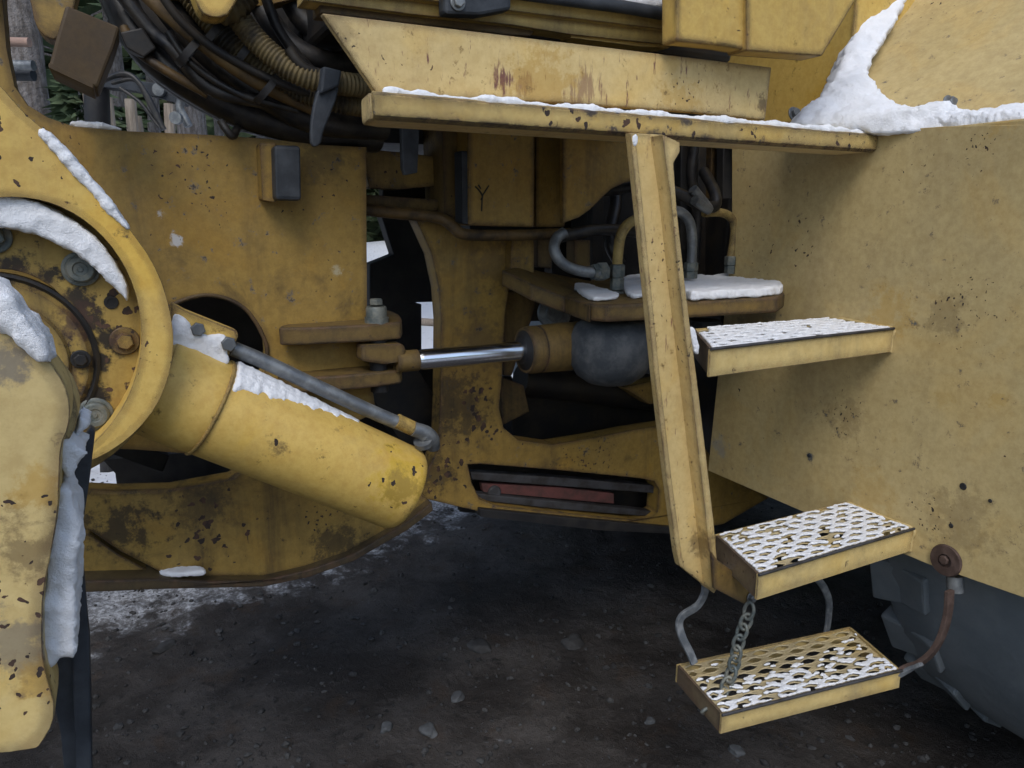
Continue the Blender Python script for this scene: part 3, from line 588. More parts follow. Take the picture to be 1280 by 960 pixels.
H([(275, 150, -1.45), (290, 170, -1.45), (300, 160, -1.5), (330, 168, -1.6)], .007, hoseb)
H([(160, 60, -1.5), (172, 66, -1.5), (250, 115, -1.48), (272, 122, -1.48)], .0025, steel, 0, 'cable')
for k_, q_ in enumerate([[(180, -40, -1.36), (230, 30, -1.37), (300, 80, -1.38), (390, 118, -1.38), (470, 128, -1.4)], [(320, -40, -1.42), (350, 40, -1.42), (400, 100, -1.42), (440, 140, -1.42)], [(210, 40, -1.44), (240, 80, -1.43), (300, 118, -1.42), (372, 138, -1.42)],
        [(155, 35, -1.5), (168, 60, -1.48), (200, 84, -1.46), (260, 118, -1.45)], [(360, 60, -1.33), (380, 84, -1.33), (420, 96, -1.34), (470, 100, -1.38)], [(150, -10, -1.48), (190, 40, -1.47), (215, 60, -1.45), (262, 110, -1.44), (330, 128, -1.43)]]):
    H(q_, [.007, .009, .006, .008, .008, .012][k_], [dark, hoseb, hoseb, rustpipe, hoseb, hoseb][k_], 0, 'thin_hose')
for x, y, r_ in [(262, 40, .03), (330, 108, .03), (232, 62, .028), (300, 64, .026)]:
    p_ = onV(x, y, -1.40); d_ = (onV(x + 40, y + 36, -1.40) - p_).normalized()
    lathe('hose_clamp', p_, d_, [(0, r_ * .8), (0, r_), (.012, r_), (.012, r_ * .8)], black, ML, n=24)
plate('hose_bracket', [(150, 40), (178, 34), (196, 60), (180, 72), (158, 60)], -1.45, .03, dark, ML)
plate('hose_bracket', [(372, 40), (402, 30), (412, 60), (384, 74)], -1.50, .03, dark, ML)
plate('hose_strap', [(398, 108), (424, 96), (423, 118), (412, 146), (404, 166), (401, 182), (389, 184), (388, 160), (391, 136)], -1.31, .012, rubber, ML, bev=.003, cut=1, label='black strap hanging from the hose bundle')
plate('hose_strap', [(501, 130), (526, 130), (522, 216), (506, 219), (503, 210)], -1.40, .015, rubber, ML, bev=.003, label='black strap hanging below the platform')
plate('hose_strap', [(404, 82), (428, 88), (424, 108), (400, 118)], -1.30, .05, rubber, ML, bev=.004)
bx = plate('battery_box', [(82, 6), (150, 34), (142, 60), (122, 111), (116, 108), (61, 82), (68, 55)], -1.34, .10, brownp, ML, bev=.004, label='dark brown steel box hanging at the upper left')
plate('box_lip', [(61, 78), (118, 105), (117, 111), (60, 84)], -1.33, .12, brownp, bx, bev=.002)
plate('fender_corner', [(-60, -80), (110, -80), (96, 6), (80, 30), (74, 50), (58, 48), (44, 32), (38, 0), (30, -20), (-60, -30)], -1.42, .05, dirty_shaded, ML, bev=.006, cut=1)
plate('casting', [(232, -40), (318, -40), (292, 8), (282, 22), (256, 20), (246, 6)], -1.30, .05, yellow, ML, bev=.008, cut=1)
plate('dark_hose_guard', [(140, -80), (470, -80), (470, 140), (400, 150), (330, 140), (250, 105), (170, 55)], -1.62, .04, dark, ML)
plate('roof_mount', [(150, -60), (400, -60), (400, -8), (330, 8), (190, -5)], -1.45, .05, dirty_shaded, ML)

# --- rear fender box (its front face is square to the machine)
def FU(px, py): return onU(px, py, UF)
fp = [FU(885, 588), FU(1000, 638), FU(1160, 705), FU(1280, 747), FU(1400, 788), FU(1400, 150), FU(1280, 156), FU(1180, 158), FU(1096, 164), FU(1000, 172), FU(915, 176), FU(915, 300)]
fb = bmlink('fender_box', prism_bm(fp, None, A * .04), panelp, ML); bevel(fb, .004)
q = onU(1110, 400, UF)
hexbolt('bolt', onU(1183, 699, UF) - A * .001, -A, .010, rusty, fb, label='rusty bolt low on the fender')
lathe('rust_washer', onU(1184, 700, UF), -A, [(0, 0), (0, .031), (.004, .033), (.008, .031), (.009, .014), (.003, .013), (.003, 0)], rusty, fb, n=32)
tube('fender_tube', [onU(1186, 722, UF) + A * .02, onU(1187, 742, UF) + A * .02], .016, steel, fb, k=1, n=16)
lathe('plug', onU(1012, 569, UF), -A, [(0, 0), (0, .005), (.004, .004), (.004, 0)], rubber, fb, n=16)
for x, y, s in [(1204, 608, .0075), (1238, 626, .004), (1189, 657, .005), (1070, 110, 0)]:
    if s: lathe('dent_chip', onU(x, y, UF) - A * .0005, -A, [(0, 0), (0, s), (.0012, s * .8), (.0012, 0)], black, fb, n=9)
ubox('fender_side', UF + .04, UF + 1.9, -.55, -.50, 1.1, 1.568, panelp, fb)
ubox('fender_top', UF + .002, UF + 1.9, -1.28, -.42, 1.535, 1.566, panelp, fb)
ubox('fender_inner', UF + .04, UF + 1.9, -1.30, -1.28, .75, 1.56, grimy, fb)
# hood above the fender
def D(px, py, Y): return onY(px, py, Y)
hd = poly3('hood_side', [D(1040, 168, 1.72), D(1290, 165, 1.42), D(1420, 150, 1.30), D(1440, -90, 1.62), D(1150, -90, 2.15), D(1110, 20, 1.98)], Vector((.12, .2, 0)), panelp, ML, bev=.01)
hf = poly3('hood_front', [D(940, 175, 2.25), D(1045, 168, 1.735), D(1112, 15, 2.0), D(1150, -95, 2.17), D(1000, -95, 2.7), D(950, 0, 2.5)], Vector((.2, .1, 0)), dirty_shaded, ML, bev=.006)  # darker paint on this face stands in for the shade it lies in
hexbolt('bolt', D(1186, 131, 1.58), (L + UP * .3), .013, steel, hd, washer=.019)
hexbolt('bolt', D(992, 143, 1.80), (L + UP * .3), .012, steel, hf, washer=.017)
lathe('grommet', D(1046, 48, 1.93), L - A * .5, [(0, 0), (0, .028), (.01, .024), (.01, 0)], rubber, hf, n=24)

# --- rail and steps
rail = plate('step_rail', [(789, 166), (828, 168), (838, 240), (850, 360), (864, 480), (875, 580), (884, 660), (893, 742), (850, 708), (846, 690), (834, 600), (820, 480), (806, 340), (797, 250)], -1.052, .010, cream, ML, bev=.002)
plate('rail_flange', [(828, 168), (850, 178), (850, 190), (842, 204), (846, 260), (858, 370), (872, 480), (884, 580), (892, 650), (896, 700), (897, 735), (893, 742), (884, 660), (875, 580), (864, 480), (850, 360), (838, 240)], -1.02, .042, cream, rail, bev=.0015)
plate('rail_lip', [(788, 166), (794, 166), (803, 250), (812, 340), (826, 480), (840, 600), (852, 690), (856, 712), (850, 708), (846, 690), (834, 600), (820, 480), (806, 340), (797, 250)], -1.038, .016, cream, rail, bev=.002)
stepm = paint('step_paint', (.64, .48, .195), (.60, .40, .10), (.12, .10, .08), .35, .8, 1.3, er=.026)
treadm = paint('tread_paint', (.46, .38, .22), (.48, .35, .13), (.14, .13, .12), .5, .5, 0, film=.3)
sidem = paint('rusty_side_paint', (.16, .12, .07), (.10, .06, .035), (.05, .04, .035), .7, 1, 1.0, film=.5)
def tread_mesh(q, rows, cols, hw, hh, z1, z0, keep=None, jit=0):
    """expanded metal: staggered lens shaped openings in the quad q = back-left, back-right, front-right, front-left"""
    bm = bmesh.new(); bl, br, fr, fl = q
    def P(s, t, z): return bl.lerp(br, s).lerp(fl.lerp(fr, s), t) + UP * z
    for r in range(rows):
        off = .5 if r % 2 else 0
        for c in range(-1, cols + 1):
            s0, s1 = (c + off) / cols, (c + 1 + off) / cols
            if s1 <= .001 or s0 >= .999: continue
            a, b = max(0, s0), min(1, s1); t0, t1 = r / rows, (r + 1) / rows
            if b - a < .4 / cols: hx = 0
            ms, mt = (a + b) / 2, (t0 + t1) / 2; ws, wt = (b - a) / 2, (t1 - t0) / 2
            k = [(-1, 0), (-1, -1), (-.33, -1), (.33, -1), (1, -1), (1, 0), (1, 1), (.33, 1), (-.33, 1), (-1, 1)]
            h = [(-1, 0), (-.62, -.45), (-.22, -.92), (.22, -.92), (.62, -.45), (1, 0), (.62, .45), (.22, .92), (-.22, .92), (-.62, .45)]
            ov, iv_ = [], []
            for (x, y), (p, w_) in zip(k, h):
                jx = jit * (random.random() - .5)
                zz = z1 * .5 * y
                ov.append(bm.verts.new(P(ms + x * ws, mt + y * wt, z0 + zz)))
                iv_.append(bm.verts.new(P(ms + p * ws * (hw + jx), mt + w_ * wt * (hh + jx), z0 + (-z1 if w_ > 0 else z1 * 1.2) * abs(w_) * .9)))
            for i in range(10):
                j = (i + 1) % 10
                if keep:
                    cc = (ov[i].co + iv_[i].co) / 2
                    if not keep(cc, ms, mt): continue
                bm.faces.new([ov[i], ov[j], iv_[j], iv_[i]])
    bmesh.ops.recalc_face_normals(bm, faces=bm.faces)
    loose = [v for v in bm.verts if not v.link_faces]
    bmesh.ops.delete(bm, geom=loose, context='VERTS')
    return bm
def snow_finish(o, vox, disp, dsz, smooth=4, thick=None):
    if thick:
        m = o.modifiers.new('sol', 'SOLIDIFY'); m.thickness = thick; m.offset = 0
    m = o.modifiers.new('re', 'REMESH'); m.mode = 'VOXEL'; m.voxel_size = vox; m.use_smooth_shade = True
    m = o.modifiers.new('sm', 'SMOOTH'); m.factor = .5; m.iterations = smooth
    tx = bpy.data.textures.new('snowtex', 'CLOUDS'); tx.noise_scale = dsz; tx.noise_depth = 3
    m = o.modifiers.new('di', 'DISPLACE'); m.texture = tx; m.strength = disp; m.mid_level = .5; m.texture_coords = 'GLOBAL'
    t2 = bpy.data.textures.new('snowgrain', 'CLOUDS'); t2.noise_scale = max(.006, dsz * .25); t2.noise_depth = 2
    m = o.modifiers.new('d2', 'DISPLACE'); m.texture = t2; m.strength = disp * .45; m.mid_level = .5; m.texture_coords = 'GLOBAL'
def snowtag(o, label):
    o['kind'] = 'stuff'; o['label'] = label; o['category'] = 'snow'; return o
def step(px, z, skirt, rows, cols, snowkeep, label, slabel, sn_hw, sn_hh, sth, rim_t=.006):
    q = [onZ(x, y, z) for x, y in px]
    c = sum(q, Vector()) / 4
    st = empty('step', c, parent=ML, label=label)
    bl, br, fr, fl = q
    def side(a, b, nm, h=skirt, mt=stepm):
        d = (b - a).normalized(); nrm = Vector((-d.y, d.x, 0))
        if nrm.dot(c - a) < 0: nrm = -nrm
        return poly3(nm, [a, b, b - UP * h, a - UP * h], nrm * rim_t, mt, st, bev=.0015)
    i_ = .0065
    side(fl, fr, 'front_skirt'); side(bl, br, 'back_skirt')
    fn = (fl - bl).normalized() * .0015
    bmx = tube_bm([fl + fn + UP * .001, fl.lerp(fr, .5) + fn + UP * .0015, fr + fn + UP * .001], lambda i, n_: .0030, 8); smooth_by_angle(bmlink('worn_lip', bmx, barst, st), 60)
    ex = (fr - fl).normalized() * i_; ey = (bl - fl).normalized() * i_
    side(bl - ey + UP * .001, fl + ey + UP * .001, 'side_skirt', mt=sidem); side(br - ey + UP * .001, fr + ey + UP * .001, 'side_skirt')
    qi = [bl + ex - ey, br - ex - ey, fr - ex + ey, fl + ex + ey]
    t = bmlink('tread', tread_mesh(qi, rows, cols,   .88, .74, .0022, -.005), treadm, st)
    m = t.modifiers.new('sol', 'SOLIDIFY'); m.thickness = .0025; m.offset = 0
    s = bmlink('snow', tread_mesh(qi, rows, cols, sn_hw, sn_hh, .0012, .001, snowkeep, .16), snowm)
    snow_finish(s, .0017, .004, .010, 1, sth); snowtag(s, slabel)
    return st
nz = lambda p, s, o=0: noise.noise(p * s + Vector((o, o, o)))
step([(865, 411), (1046, 397), (1117, 411), (888, 437)], 1.1712, .050, 7, 8, lambda p, s, t: nz(p, 22) > -.42, 'upper step under a nearly full cover of snow', 'thin snow covering the upper step', .80, .62, .005)
step([(893, 668), (1058, 627), (1142, 661), (948, 719)], .7622, .050, 8, 8, lambda p, s, t: nz(p, 40, 3) > -.36, 'middle step with snow caught on its mesh', 'snow caught on the mesh of the middle step', .88, .76, .0042)
s3 = step([(845, 830), (1062, 783), (1127, 838), (902, 894)], .470, .042, 8, 8, lambda p, s, t: nz(p, 34, 9) + nz(p, 90, 2) * .5 + (t - .72) * 1.1 > .0, 'lowest step hanging loose on chain and straps, with snow only along its front', 'patchy snow on the front half of the lowest hanging step', .86, .74, .0042)
for (xa, ya), (xb, yb), dz in (((1050, 398), (1117, 411), .05), ((1060, 628), (1142, 661), .05)):
    a_, b_ = FU(xa, ya) - A * .002, FU(xb, yb) - A * .002
    bead('weld_bead', [a_, a_.lerp(b_, .33), a_.lerp(b_, .66), b_, b_ - UP * dz * .5, b_ - UP * dz], .0035, panelp, fb)
# middle step side plate and bolt
sp = poly3('step_cheek', [onV(x, y, -1.0) for x, y in [(890, 690), (897, 700), (950, 738), (944, 752), (932, 756), (893, 736)]], -L * .008, grimy, ML, bev=.002)
hexbolt('bolt', onV(939, 746, -.998), L, .009, steel, sp, washer=.012)
# chain of links
cpts = catmull([onV(*p) for p in [(939, 750, -.985), (934, 772, -.985), (924, 800, -.99), (916, 836, -.995), (904, 866, -.995), (893, 882, -.99), (882, 888, -.985)]], 30)
chain = empty('chain', W(ML) * 0 + cpts[0], parent=ML, label='short steel chain holding the lowest step')
tot = 0; last = None; k = 0; acc = 0
step_l = .0225
def link_bm(c, d, side):
    P = []; a, b = .0175, .0088
    for i in range(16):
        t = 2 * math.pi * i / 16; x = math.cos(t); y = math.sin(t)
        P.append(c + d * (a * x) + side * (b * y * 1.1))
    bm = bmesh.new(); rings = []
    for i, p in enumerate(P):
        tn = (P[(i + 1) % 16] - P[i - 1]).normalized(); nn = d.cross(side).normalized(); bb = tn.cross(nn)
        rings.append([bm.verts.new(p + (nn * math.cos(2 * math.pi * j / 7) + bb * math.sin(2 * math.pi * j / 7)) * .0038) for j in range(7)])
    for i in range(16):
        for j in range(7): bm.faces.new([rings[i][j], rings[i][(j + 1) % 7], rings[(i + 1) % 16][(j + 1) % 7], rings[(i + 1) % 16][j]])
    return bm
d_acc = 0
for i in range(1, len(cpts)):
    d_acc += (cpts[i] - cpts[i - 1]).length
    if d_acc >= step_l:
        d_acc = 0; d = (cpts[i] - cpts[i - 1]).normalized(); s = d.cross(L if k % 2 else (L + A * 2.2)).normalized(); s2 = s if k % 2 else d.cross(s).normalized()
        s2 = (s + d.cross(s) * (.9 if k % 2 else -.9)).normalized()
        o = bmlink('chain_link', link_bm(cpts[i], d, s2), galv, chain); o.data.polygons.foreach_set('use_smooth', [True] * len(o.data.polygons)); k += 1
def strap(pts, w_, t_, m, label=None, name='rubber_strap'):
    P = catmull([p if isinstance(p, Vector) else onV(*p) for p in pts], 8); bm = bmesh.new(); rings = []
    for i, p in enumerate(P):
        d = (P[min(i + 1, len(P) - 1)] - P[max(i - 1, 0)]).normalized(); s = d.cross(L).normalized(); nn = s.cross(d)
        rings.append([bm.verts.new(p + s * w_ * a + nn * t_ * b) for a, b in ((-.5, -.5), (.5, -.5), (.5, .5), (-.5, .5))])
    for i in range(len(rings) - 1):
        for j in range(4): bm.faces.new([rings[i][j], rings[i][(j + 1) % 4], rings[i + 1][(j + 1) % 4], rings[i + 1][j]])
    bm.faces.new(rings[0]); bm.faces.new(rings[-1])
    o = bmlink(name, bm, m, ML, label=label); bevel(o, .002); return o
strapm = simple('icy_grey_strap', (.07, .08, .09), (.17, .18, .19), .7, sc=40, bumpst=.6)
strap([(881, 722, -1.09), (881, 740, -1.09), (872, 757, -1.09), (854, 769, -1.09), (849, 780, -1.09), (853, 797, -1.08), (862, 815, -1.07), (868, 830, -1.06)], .017, .008, strapm, 'crooked grey strap at the left of the lowest step')
strap([(1020, 722, -1.13), (1029, 733, -1.13), (1036, 750, -1.13), (1036, 770, -1.13), (1033, 792, -1.12)], .018, .007, strapm, 'grey strap between middle and lowest step')
def gU(x, y, k=.01): return onU(x, y, UF - k)
strap([gU(1187, 738), gU(1185, 765), gU(1178, 792), gU(1166, 814), gU(1150, 828, .02), gU(1136, 834, .03), gU(1122, 842, .05)], .020, .010, rusty, 'frayed dark strap from the fender to the lowest step')
strap([gU(1152, 830, .03), gU(1138, 836, .035), gU(1120, 846, .055)], .014, .008, strapm)

# --- rear tyre
TC = uvz(2.27, -.83, .765); WR = .765
prof = [(-.27, .36), (-.285, .45), (-.29, .58), (-.28, .66), (-.26, .715), (-.22, .742), (-.1, .75), (0, .752), (.1, .75), (.22, .742), (.26, .715), (.28, .66), (.29, .58), (.285, .45), (.27, .36)]
ty = lathe('rear_tyre', TC, L, prof, tyrem, ML, n=96, label='big grey rear tyre under the fender')
lugme = None
for i in range(24):
    a = 2 * math.pi * i / 24
    if math.sin(a) > .55: continue
    for sgn in (-1,):
        bm = bmesh.new(); rad = A * math.cos(a) + UP * math.sin(a); tan = -A * math.sin(a) + UP * math.cos(a)
        pts = []
        for s_, w_ in ((0.12, .05), (.20, .055), (.283, .065)):
            for e in (-1, 1):
                for rr in (.735 if s_ < .2 else .70, .766 if s_ < .2 else .742):
                    ph = (s_ - .03) * .20
                    pts.append(bm.verts.new(TC + L * (sgn * s_) + rad * rr + tan * (ph + e * w_)))
        def g(k, e, rr): return pts[k * 4 + (0 if e < 0 else 2) + rr]
        for k_ in (0, 1):
            for e in (-1, 1): bm.faces.new([g(k_, e, 0), g(k_ + 1, e, 0), g(k_ + 1, e, 1), g(k_, e, 1)])
            bm.faces.new([g(k_, -1, 1), g(k_ + 1, -1, 1), g(k_ + 1, 1, 1), g(k_, 1, 1)])
        for k_ in (0, 2): bm.faces.new([g(k_, -1, 0), g(k_, 1, 0), g(k_, 1, 1), g(k_, -1, 1)])
        bevel(bmlink('tyre_lug', bm, tyrem, ty), .008)
lathe('wheel_rim', TC, L, [(-.26, .36), (-.2, .35), (-.05, .33), (.05, .33), (.08, .18), (.1, 0)], yellow, ML, n=60)
# axle, far side and front wheels that stand just outside or behind
lathe('rear_axle', TC, -L, [(0, .12), (1.95, .12)], grimy, ML)
def farwheel(c, nm):
    o = lathe(nm, c, L, prof, tyrem, ML, n=64); lathe('wheel_rim', c, L, [(-.26, .36), (-.05, .3), (.05, .3), (.1, 0)], yellow, ML); return o
farwheel(TC - L * 1.95, 'rear_tyre')
farwheel(uvz(-1.35, -.83, .765), 'front_tyre'); farwheel(uvz(-1.35, -2.78, .765), 'front_tyre')

# ------------------------------------------------------------------ snow lying on the loader
def snowV(pts, v, t, label, vox=.005, disp=.012, sc=.03, cut=1, sm=5, out=0, mat=snowm):
    if cut: pts = smoothpoly(pts, cut)
    o = bmlink('snow', prism_bm([onV(x, y, v) + L * out for x, y in pts], None, -L * t), mat); snow_finish(o, vox, disp, sc, sm); return snowtag(o, label)
def snowZ(pts, z, h, label, vox=.005, disp=.012, sc=.03, cut=1, sm=5):
    if cut: pts = smoothpoly(pts, cut)
    o = bmlink('snow', prism_bm([onZ(x, y, z) for x, y in pts], None, UP * h), snowm); snow_finish(o, vox, disp, sc, sm); return snowtag(o, label)
def snowR(pts, rad, label, vox=.004, disp=.012, sc=.03, sm=3, mat=snowm):
    P = catmull(pts, 6); o = bmlink('snow', tube_bm(P, rad, 12), mat); snow_finish(o, vox, disp, sc, sm); return snowtag(o, label)
# on the platform edge: low ridge getting thicker to the right
SP = [uvz(uL + .02 + (uR - uL) * i / 14, VL + (VR - VL) * i / 14 - .010 - .004 * math.sin(i * 2.1), ZP + .001) for i in range(15)]
snowR(SP, lambda i, n_: .0052 + .0018 * math.sin(i * .55) + .0012 * math.sin(i * 1.7) + .003 * i / n_, 'thin ridge of snow along the edge of the platform', .0024, .006, .02)
# drift in the corner of hood and fender
def snow3(pts, off, label, **k):
    o = bmlink('snow', prism_bm(pts, None, off), k.pop('mat', snowm)); snow_finish(o, k.get('vox', .008), k.get('disp', .02), k.get('sc', .05), k.get('sm', 6)); return snowtag(o, label)
snow3([D(*p) for p in [(988, 158, 1.66), (1000, 138, 1.70), (1030, 118, 1.71), (1045, 90, 1.76), (1062, 50, 1.84), (1078, 10, 1.92), (1090, -40, 2.02), (1150, -40, 2.02), (1134, 0, 1.93), (1120, 28, 1.86), (1098, 60, 1.80), (1086, 92, 1.72), (1098, 104, 1.68),
      (1112, 122, 1.64), (1136, 128, 1.60), (1142, 140, 1.57), (1160, 132, 1.545), (1172, 126, 1.54), (1190, 124, 1.53), (1200, 136, 1.52), (1228, 134, 1.48), (1256, 130, 1.45), (1300, 128, 1.42), (1300, 158, 1.38), (1180, 162, 1.50), (1096, 168, 1.585)]], Vector((.03, .14, -.01)),
      'deep snow drift in the corner between hood and fender', vox=.009, disp=.02)
snowR([FU(1090, 163) + A * .03 + UP * .005, FU(1140, 160) + A * .03 + UP * .005, FU(1200, 157) + A * .03 + UP * .005, FU(1300, 154) + A * .03 + UP * .005], .022, 'snow along the top edge of the fender')
snowV([(84, 153), (100, 150), (124, 152), (142, 157), (158, 163), (120, 162), (92, 159)], -1.545, .05, 'low snow lump behind the upper edge of the front frame', .004, .008)
# lift arm
snowV([(50, 158), (64, 166), (100, 205), (136, 247), (166, 289), (161, 291), (130, 262), (96, 222), (60, 182), (44, 163)], -1.128, .05, 'snow strip along the upper edge of the lift arm', .004, .008, out=.004)
snowV([(-60, 226), (0, 240), (45, 251), (85, 270), (120, 297), (147, 330), (163, 368), (160, 384), (150, 366), (134, 350), (104, 326), (72, 304), (30, 288), (-20, 282), (-60, 284)], -1.138, .045, 'curved band of snow on the ledge of the pivot', .005, .008, sm=4)
snowV([(-60, 320), (-5, 350), (20, 382), (45, 412), (62, 440), (72, 460), (58, 462), (40, 450), (18, 428), (-10, 408), (-60, 385)], -.61, .05, 'snow lying on the near boom end', .005, .010)
# lift cylinder
snowV([(214, 390), (232, 396), (240, 412), (250, 418), (262, 420), (280, 418), (288, 428), (284, 440), (290, 452), (282, 462), (262, 474), (248, 470), (238, 460), (214, 446)], -1.225, .03, 'snow patch on the bracket of the lift cylinder', .005, .010)
def oncyl(s, ang, r): # point on the lift cylinder, ang measured from straight up towards the viewer
    up_ = (UP - ax * UP.dot(ax)).normalized(); sd_ = ax.cross(up_); sd_ = sd_ if sd_.dot(L) > 0 else -sd_
    return P1 + ax * s + (up_ * math.cos(ang) + sd_ * math.sin(ang)) * r
bm = bmesh.new(); ring = []
for i in range(40):
    s_ = .005 + (ln * .62) * i / 39; wd = 1.0 - .80 * (i / 39) + .22 * noise.noise((i * .55, 0, 3)) + .12 * noise.noise((i * 1.7, 0, 3)); tk = .009 * (1 - (i / 39) ** 1.3) * (.7 + .6 * noise.noise((i * .9, 0, 0)) ) + .0008
    row = []
    for j in range(9):
        a = -.5 + (wd + .42) * j / 8 + .07 * noise.noise((i * .5, j * .3, 1)); row.append((bm.verts.new(oncyl(s_, a, r0 - .004)), bm.verts.new(oncyl(s_, a, r0 + tk * math.sin(math.pi * j / 8) ** .5 + .0006))))
    ring.append(row)
for i in range(39):
    for j in range(8):
        a, b, c_, d_ = ring[i][j], ring[i][j + 1], ring[i + 1][j + 1], ring[i + 1][j]
        bm.faces.new([a[1], b[1], c_[1], d_[1]]); bm.faces.new([a[0], d_[0], c_[0], b[0]])
    bm.faces.new([ring[i][0][0], ring[i][0][1], ring[i + 1][0][1], ring[i + 1][0][0]]); bm.faces.new([ring[i][8][0], ring[i + 1][8][0], ring[i + 1][8][1], ring[i][8][1]])
for row in (ring[0], ring[-1]):
    for j in range(8): bm.faces.new([row[j][0], row[j + 1][0], row[j + 1][1], row[j][1]])
o = bmlink('snow', bm, snowm); snow_finish(o, .0032, .004, .01, 2); snowtag(o, 'snow fading out along the top of the lift cylinder')
# mudflap
snowV([(76, 606), (84, 612), (99, 640), (101, 668), (96, 700), (97, 760), (94, 800), (97, 826), (86, 828), (78, 812), (74, 836), (58, 840), (50, 826), (50, 780), (56, 720), (66, 660), (72, 630)], -.64, .07, 'long snow streak between boom end and mudflap', .004, .010)
snowV([(70, 556), (84, 548), (96, 558), (104, 566), (110, 566), (106, 575), (98, 572), (95, 598), (88, 600), (76, 590)], -.65, .06, 'broken snow lumps above the mudflap', .0035, .007)
snowV([(98, 520), (104, 522), (116, 532), (104, 540), (96, 552), (90, 556), (94, 536)], -.68, .05, 'small snow lump on the tip of the mudflap', .0035, .006)
# valve plate
snowZ([(712, 358), (735, 377), (760, 377), (776, 373), (766, 368), (750, 364), (735, 358)], 1.226, .010, 'flat snow patch on the left of the valve plate', .0035, .006)
snowZ([(780, 348), (808, 346), (812, 372), (790, 374), (780, 368), (778, 356)], 1.226, .010, 'snow patch on the valve plate behind the step rail', .0035, .006)
snowZ([(850, 352), (866, 350), (885, 354), (900, 350), (925, 349), (950, 354), (974, 360), (980, 367), (960, 371), (900, 374), (850, 377)], 1.226, .020, 'mound of snow on the right of the valve plate', .004, .008)
snowZ([(196, 716), (215, 712), (250, 712), (262, 718), (240, 722), (205, 722)], onV(230, 722, -1.42).z, .010, 'snow streak inside the lower cradle', .004, .006)
snowV([(863, 408), (870, 410), (876, 440), (872, 446), (866, 430)], -1.018, .010, 'snow stuck to the rail beside the upper step', .0025, .003)
snowV([(790, 168), (798, 167), (799, 180), (793, 185)], -1.036, .008, 'small snow dab at the top of the step rail', .0025, .003)
snowV([(758, 166), (784, 165), (784, 170), (762, 172)], -1.43, .02, 'snow dab under the platform beside the rail', .0025, .003)
snowV([(768, -4), (800, -6), (836, -2), (840, 6), (828, 10), (800, 6), (776, 0)], -1.155, .015, 'snow in the corner of the cab window seal', .003, .003)
snowV([(895, 706), (905, 712), (925, 720), (945, 722), (940, 728), (915, 724), (896, 716)], -1.02, .02, 'snow ridge at the left corner of the middle step', .003, .004)

# ------------------------------------------------------------------ what stands beyond the machine
def blade_crown(bm, c, rad, h, n_, sz, rs):
    for _ in range(n_):
        t = rs.random(); a = rs.random() * 6.283; r = rad * (1 - t) ** .8 * math.sqrt(rs.random()) + .05; p = c + Vector((math.cos(a) * r, math.sin(a) * r, t * h))
        d = Vector((math.cos(a), math.sin(a), rs.uniform(-.5, .2))).normalized() * sz * rs.uniform(.6, 1.5); s = d.cross(UP).normalized() * sz * .28
        s = Matrix.Rotation(rs.random() * 3, 3, d.normalized()) @ s
        v = [bm.verts.new(p - d * .5), bm.verts.new(p + s), bm.verts.new(p + d), bm.verts.new(p - s)]; bm.faces.new(v)
def tree(px, Y, r, h, label, crown0=.45, n_=1400, lean=0):
    p = onY(px, 270, Y); p.z = -.05; rs = random.Random(int(px * 7 + Y))
    t = empty('pine_tree', p, label, 'tree', group='pines behind the loader')
    q = [p + Vector((lean * h * k / 6 + .05 * rs.uniform(-1, 1), .05 * rs.uniform(-1, 1), h * k / 6)) for k in range(7)]
    bm = tube_bm(catmull(q, 10), lambda i, n2: r * (1 - .8 * i / n2) * (1 + .12 * noise.noise((i * .7, px, 0))) + (r * .3 if i == 0 else 0), 18)
    for k in range(int(10)):
        zz = h * rs.uniform(.18, .85); a = rs.random() * 6.28; b = p + Vector((lean * zz, 0, zz)); L_ = rs.uniform(.3, 1.3) * (1.4 - zz / h)
        tube_bm([b, b + Vector((math.cos(a) * L_ * .5, math.sin(a) * L_ * .5, -.05)), b + Vector((math.cos(a) * L_, math.sin(a) * L_, -.2 * L_))], lambda i, n2: r * .14 * (1 - .3 * i), 6, bm)
    o = bmlink('trunk', bm, bark, t); smooth_by_angle(o, 60)
    bm = bmesh.new(); blade_crown(bm, p + Vector((lean * h * crown0, 0, h * crown0)), h * .16, h * (1.04 - crown0), n_, .42, rs); bmlink('crown', bm, leafm, t)
tree(56, 5.6, .15, 13, 'thick grey pine trunk at the far upper left, nearest of the trees')
tree(250, 8.2, .17, 14, 'pine trunk right of the black crane arm')
tree(22, 9, .13, 12, 'slimmer pine trunk left of the thickest one')
tree(112, 11, .12, 12, 'thin pine trunk half hidden by the brown box')
tree(165, 12.5, .15, 13, 'pine trunk standing behind the crane hoses')
tree(205, 14, .13, 12, 'distant pine trunk above the crane arm')
tree(285, 16, .12, 12, 'distant pine trunk above the loader frame')
tree(-30, 8, .16, 13, 'pine trunk at the very left edge')
